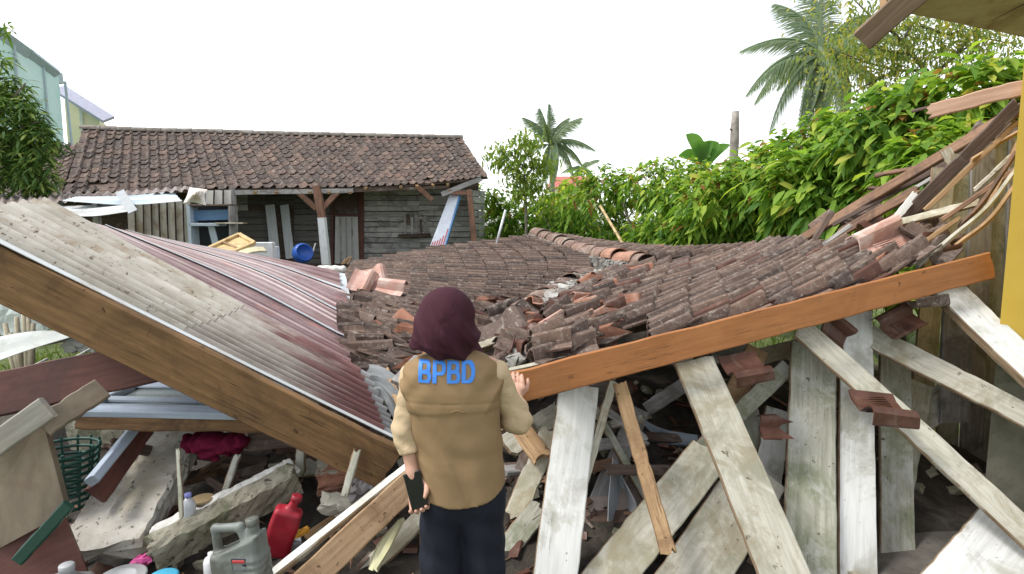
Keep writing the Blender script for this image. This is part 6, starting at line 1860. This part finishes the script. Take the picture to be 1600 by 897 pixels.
F.cone(B_(713, 640, DP + .01), B_(722, 780, DP + .01), .085, .10, .04)
F.chain([shL + np.array([.03, 0, .0]), elL, wrL], [.05, .038, .024], .02)
F.chain([shR - np.array([.03, 0, .0]), elR, wrR], [.05, .038, .024], .02)
for h_, k_, a_ in ((hipL, kneeL, ankL), (hipR, kneeR, ankR)):
    F.chain([h_, k_, a_], [.085, .055, .036], .03)
    F.cone(a_ - np.array([0, .03, .04]), a_ + np.array([0, .13, -.055]), .03, .022, .03)
# left hand: palm towards the viewer, fingers closing on the phone's lower edge
up = np.array([0, 0, 1.0])
pc = B_(650, 766, 2.165)                               # phone centre
fx = np.array([.90, -.10, .30]); fx /= np.linalg.norm(fx)      # phone's short side
fz = np.array([-.34, .25, .92]); fz -= fx * fx.dot(fz); fz /= np.linalg.norm(fz)   # phone's long side
fn = np.cross(fx, fz); fn = fn if fn[1] < 0 else -fn                               # faces the viewer
palm = pc - fn * .026 + fz * .02
F.cone(wrL, palm + fz * .012, .024, .03, .02)
F.cone(palm - fx * .02, palm + fx * .022, .024, .022, .012)
for k in range(4):
    t = (-.035, -.012, .011, .032)[k]
    L_ = (.85, 1.0, .95, .78)[k]
    a0 = palm - fz * (.022) + fx * t
    a1 = pc - fn * .020 - fz * (.035 + .024 * L_) + fx * (t * 1.05 - .006)
    a2 = pc - fn * .004 - fz * (.046 + .036 * L_) + fx * (t * 1.02 - .006)
    a3 = pc + fn * .016 - fz * (.040 + .034 * L_) + fx * (t - .004)
    F.chain([a0, a1, a2, a3], [.0105, .009, .0085, .007], .005)
F.chain([palm + fx * .03 + fz * .02, pc + fx * .044 - fn * .006, pc + fx * .045 + fn * .012 - fz * .014, pc + fx * .036 + fn * .02 - fz * .03], [.012, .0105, .0095, .008], .006)
# right hand: laid on the end of the orange board, fingers up
kn = B_(808, 606, 2.575)
F.cone(wrR, kn - up * .012, .024, .028, .02)
F.cone(kn + np.array([-.026, .012, 0]), kn + np.array([.026, -.008, 0]), .016, .016, .014)
for k in range(4):
    t = np.array([-.030, .016, 0]) * (1, .36, -.3, -.95)[k]
    L_ = (.8, .95, 1.0, .88)[k]
    b0 = kn + t
    b1 = b0 + np.array([-.003, .018, .034 * L_])
    b2 = b1 + np.array([-.003, .020, .018 * L_])
    b3 = b2 + np.array([0, .018, .004])
    F.chain([b0, b1, b2, b3], [.0105, .009, .0085, .007], .004)
F.chain([kn + np.array([.02, -.01, -.025]), kn + np.array([.042, .006, -.006]), kn + np.array([.05, .02, .018]), kn + np.array([.05, .03, .032])], [.013, .0105, .0095, .008], .006)
body = F.build('body', SKIN, prs)
# --- shirt: sleeves to mid forearm on the left, to the wrist on the right
F = Field(lo, hi, .008)
cutL = elL + (wrL - elL) * .58
F.chain([shL + np.array([.06, .01, -.01]), shL + np.array([.015, 0, -.02]), elL, cutL], [.06, .055, .050, .046], .03)
F.chain([shR - np.array([.06, -.01, .01]), shR - np.array([.012, 0, .015]), elR + np.array([0, -.01, 0]), elR + (wrR - elR) * .45, wrR - (wrR - elR) * .06], [.06, .055, .056, .050, .038], .03)
F.cone(neck - np.array([0, -.01, .06]), B_(713, 640, DP + .01), .075, .09, .04)
F.ell(elR + np.array([.0, -.005, -.012]), (.058, .062, .05), .03)
X, Y, Z = F.grid()
wr = np.sin(Z * 95 + X * 40 + Y * 30) * .5 + np.sin(Z * 47 - X * 60 + 1.0) * .5
F.D += ((.0026 + .0022 * np.clip((1.12 - Z) * 8, 0, 1)) * wr * (np.abs(X + .22) > .15)).astype(np.float32)
# cuffs cut clean
cd = (wrL - elL) / np.linalg.norm(wrL - elL)
m = (X < -.33) & (Z < elL[2])
pl_d = (X - cutL[0]) * cd[0] + (Y - cutL[1]) * cd[1] + (Z - cutL[2]) * cd[2]
F.D = np.where(m, np.maximum(F.D, pl_d), F.D)
F.build('shirt', SHIRT, prs)
# --- trousers
F = Field(lo, (hi[0], hi[1], 1.0), .009)
F.cone(B_(700, 772, DP + .01), B_(748, 772, DP + .01), .112, .112, .05)
for h_, k_, a_ in ((hipL, kneeL, ankL), (hipR, kneeR, ankR)):
    F.chain([h_ + np.array([0, 0, .03]), k_, a_], [.092, .084, .080], .03)
X, Y, Z = F.grid()
F.D += (.004 * np.sin(X * 55 + np.sin(Z * 12) * 2) * np.clip((.75 - Z) * 3, 0, 1) + .003 * np.sin(Z * 48 + X * 30)).astype(np.float32)
F.D = np.maximum(F.D, (.05 - Z).astype(np.float32))
F.build('trousers', PANT, prs)
F = Field((lo[0], 2.0, -.01), (hi[0], 2.6, .16), .008)
for a_ in (ankL, ankR):
    F.cone(a_ - np.array([0, .03, .045]), a_ + np.array([0, .15, -.05]), .042, .034, .03)
F.build('shoes', plain('black_shoe', (.02, .02, .02), .5), prs)
# --- vest
prof = [(546, 690, 726, .05), (551, 672, 745, .075), (557, 652, 763, .09), (565, 636, 776, .102), (578, 627, 784, .112), (605, 625, 787, .125), (650, 634, 787, .13), (700, 643, 791, .128), (750, 651, 796, .138), (800, 656, 799, .148)]
zz = np.array([zf(p[0]) for p in prof])[::-1]
xl = np.array([B_(p[1], p[0])[0] for p in prof])[::-1]; xr = np.array([B_(p[2], p[0])[0] for p in prof])[::-1]; bb_ = np.array([p[3] for p in prof])[::-1]
F = Field((-.60, 1.98, .5), (.14, 2.5, 1.42), .006)
X, Y, Z = F.grid()
a_ = np.interp(Z, zz, (xr - xl) / 2) * np.interp(Z, [zf(800), zf(620), zf(560)], [.90, .93, .98]); cx = np.interp(Z, zz, (xr + xl) / 2); b_ = np.interp(Z, zz, bb_)
ex = 2.5
q = (np.abs((X - cx) / a_) ** ex + np.abs((Y - (DP + .01)) / b_) ** ex) ** (1 / ex)
D = (q - 1) * np.minimum(a_, b_)
back = np.clip((DP + .02 - Y) / .05, 0, 1)
zfl = P(712, 650, 2.12).z + .006 * np.sin((X + .22) * 9)
D -= .0045 * back * (1 / (1 + np.exp(-(Z - zfl) / .0022)))                       # flap of the yoke
D += .003 * back * np.exp(-((Z - P(712, 634, 2.12).z) / .0025) ** 2)                        # stitched line above its edge
env = np.clip((zf(650) - Z) / .15, 0, 1)
D += .004 * env * np.sin((X - cx) * 42 + np.sin(Z * 9) * 1.3) * back            # long soft folds below
D += .0032 * np.sin(Z * 42 + (X - cx) * 26 + 1.7 * np.sin(X * 22)) * np.clip(1 - np.abs(Z - zf(690)) / .14, 0, 1)
D += .003 * np.sin(Z * 55 - (X - cx) * 50) * np.clip((Z - zf(640)) / .1, 0, 1) * np.clip((np.abs(X - cx) - .06) / .08, 0, 1)
D += .002 * np.sin((X - cx) * 75 + Z * 60) * np.clip((Z - zf(600)) / .05, 0, 1)
def ridge_(t): return (1 - np.abs(np.sin(t))) ** 2.2
D -= .010 * env * ridge_((X - cx) * 17 + .8 * np.sin(Z * 7) + .6) * back * np.clip(1 - np.abs(Z - zf(720)) / .16, 0, 1)
D -= .008 * ridge_(Z * 15 + (X - cx) * 9 + .7 * np.sin(X * 14)) * back * np.clip(1 - np.abs(Z - zf(690)) / .10, 0, 1) * np.clip((np.abs(X - cx - .02) - .03) / .1, 0, 1)
D -= .008 * ridge_(Z * 14 - np.abs(X - cx) * 22 + .3) * back * np.clip((Z - zf(645)) / .05, 0, 1) * np.clip((np.abs(X - cx) - .05) / .08, 0, 1)
hem = P(712, 796, 2.12).z + .05 * np.clip((X - cx) / .17, 0, 1.2) ** 2 + .008 * np.clip(-(X - cx) / .17, 0, 1.2) ** 2
D = np.maximum(D, hem - Z)
# armholes
for c, r in ((shL + np.array([-.072, .02, -.10]), (.060, .13, .12)), (shR + np.array([.072, .02, -.09]), (.052, .13, .12))):
    D = np.maximum(D, -s_ell(X, Y, Z, c, r))
F.D = D.astype(np.float32)
vest = F.build('vest', VEST, prs)
# hem stitching band and side tab
bv = BVHTree.FromPolygons([v.co.copy() for v in vest.data.vertices], [tuple(p.vertices) for p in vest.data.polygons])
def on_back(x, z, off=.002):
    h = bv.ray_cast(Vector((x, 1.5, z)), Vector((0, 1, 0)))
    return (h[0] + Vector((0, -off, 0))) if h[0] is not None else Vector((x, DP - .12, z))
# --- lettering BPBD, sewn on: outline letters built as small cells on the cloth
BLUE = plain('bright_blue_lettering', (.05, .22, .68), .55, .3, var=.08)
xA, xB, zA, zB = B_(651, 583, 2.13)[0], B_(743, 583, 2.13)[0], P(700, 568, 2.12).z, P(700, 601, 2.12).z
import bmesh
def in_letter(ch, x, y):
    """Bold letter shapes on the unit square (x right, y up)."""
    t, tv = .30, .20
    if not (0 <= x <= 1 and 0 <= y <= 1): return False
    def bowl(y0, y1, xe):
        h = (y1 - y0) / 2; cy = (y0 + y1) / 2
        def inside(px, m, n):                       # rounded slab from the stem to xe, shrunk by m sideways and n upright
            hh = h - n; ex = xe - m
            if abs(y - cy) > hh: return False
            r = min(.42, hh * .95)
            q = ex - r
            if px <= q: return True
            return ((px - q) / r) ** 2 + ((y - cy) / hh) ** 2 <= 1 if px <= ex else False
        return inside(x, 0, 0) and not (x > t and inside(x, t * .92, tv * .72))
    if x <= t: return True
    if ch == 'B': return bowl(.46, 1, .93) or bowl(0, .56, 1.0)
    if ch == 'P': return bowl(.36, 1, 1.0)
    return bowl(0, 1, 1.0)
def letter(ch, x0, x1):
    nx_, nz_ = 36, 52
    bmn = bmesh.new(); vc = {}
    def vert(i, j, top):
        if (i, j, top) not in vc:
            vc[(i, j, top)] = bmn.verts.new(on_back(x0 + (x1 - x0) * i / nx_, zB + (zA - zB) * j / nz_, .0032 if top else -.004))
        return vc[(i, j, top)]
    cell = {(i, j) for i in range(nx_) for j in range(nz_) if in_letter(ch, (i + .5) / nx_, (j + .5) / nz_)}
    for i, j in cell:
        bmn.faces.new([vert(i, j, 1), vert(i + 1, j, 1), vert(i + 1, j + 1, 1), vert(i, j + 1, 1)])
        for (di, dj, p, q) in ((-1, 0, (i, j + 1), (i, j)), (1, 0, (i + 1, j), (i + 1, j + 1)), (0, -1, (i, j), (i + 1, j)), (0, 1, (i + 1, j + 1), (i, j + 1))):
            if (i + di, j + dj) not in cell:
                bmn.faces.new([vert(*p, 1), vert(*p, 0), vert(*q, 0), vert(*q, 1)])
    m2 = bpy.data.meshes.new('letter'); bmn.to_mesh(m2); bmn.free()
    m2.materials.append(BLUE)
    o = link('letter', m2); o.parent = vest
    return o
step = (xB - xA) / 4
for k, ch in enumerate('BPBD'): letter(ch, xA + k * step + .002, xA + (k + 1) * step - .003)
# small loop under the lettering and the armhole piping
lp = [on_back(B_(704 + t * 3.2, 634, 2.13)[0], zf(628) - .004 * math.cos(t), .004) for t in range(0, 8)]
MB().tube(lp, .0028, 5).build('tape_loop', plain('tape', (.2, .13, .06), .8), vest, True)
# --- headscarf
F = Field((-.45, 2.02, 1.2), (.02, 2.52, 1.62), .006)
X, Y, Z = F.grid()
D = s_ell(X, Y, Z, Hc + np.array([0.0, -.008, .012]), (.114, .128, .122))
D = smin(D, s_ell(X, Y, Z, Hc + np.array([-.014, -.034, -.058]), (.120, .112, .098)), .04)
D = smin(D, s_cone(X, Y, Z, Hc + np.array([.005, -.015, -.08]), Hc + np.array([.012, -.01, -.125]), .098, .092), .04)
D = smin(D, s_cone(X, Y, Z, Hc + np.array([.045, .07, -.09]), Hc + np.array([.05, .10, -.17]), .075, .085), .04)
ang = np.arctan2(X - Hc[0], -(Y - Hc[1]))
fo = (Z - Hc[2]) + .55 * (X - Hc[0])                       # folds sweep down from the right brow to the nape
low = np.clip((Hc[2] + .03 - Z) / .10, 0, 1)
fo2 = (Z - Hc[2]) * .9 + 1.1 * (X - Hc[0]) + .25 * np.sin(ang * 1.5) * .06
D += .0075 * np.sin(fo2 * 52 + 1.2 * np.sin(ang * 1.7)) * low
D += .0022 * np.sin((Z - Hc[2]) * 40 + (X - Hc[0]) * 70 + 1.0) * np.clip((.09 - np.abs(Z - Hc[2] - .01)) / .06, 0, 1) * np.clip((X - Hc[0] + .05) / .1, 0, 1)
D += .0012 * np.sin(fo2 * 150 + ang * 3) * low
def ridge_(t): return (1 - np.abs(np.sin(t))) ** 2.0
D -= .010 * ridge_(fo2 * 24 + .5 * np.sin(ang * 1.3) + .4) * np.clip((Hc[2] + .07 - Z) / .10, 0, 1)
D -= .007 * ridge_((Z - Hc[2]) * 34 + (X - Hc[0]) * 12 + .3) * np.clip((Hc[2] - .03 - Z) / .05, 0, 1)
D = np.maximum(D, -s_ell(X, Y, Z, Hc + hd * .115 - np.array([0, 0, .012]), (.078, .078, .094)))   # opening for the face
bot = Hc[2] - .138 + .035 * np.clip(-(X - Hc[0] - .02) / .12, 0, 1) ** 1.5 + .004 * np.sin((X - Hc[0]) * 60)
D = np.where(Y < Hc[1] + .06, np.maximum(D, bot - Z), D)
F.D = D.astype(np.float32)
F.build('headscarf', HIJ, prs)
# --- phone
ph = empty('phone', pc, 'black smartphone held in the left hand of the person in the vest', 'phone')
Rp = Matrix((Vector(fx), Vector(fz), -Vector(fn))).transposed() if False else Matrix((Vector(fx), Vector(fz), Vector(np.cross(fx, fz)))).transposed()
boxo('case', pc, (.070, .142, .008), plain('black_phone_case', (.012, .012, .014), .35), Rp, ph)
boxo('screen', Vector(pc) + Vector(fn) * .0048, (.064, .134, .0014), plain('black_phone_glass', (.006, .006, .008), .08, .6), Rp, ph)
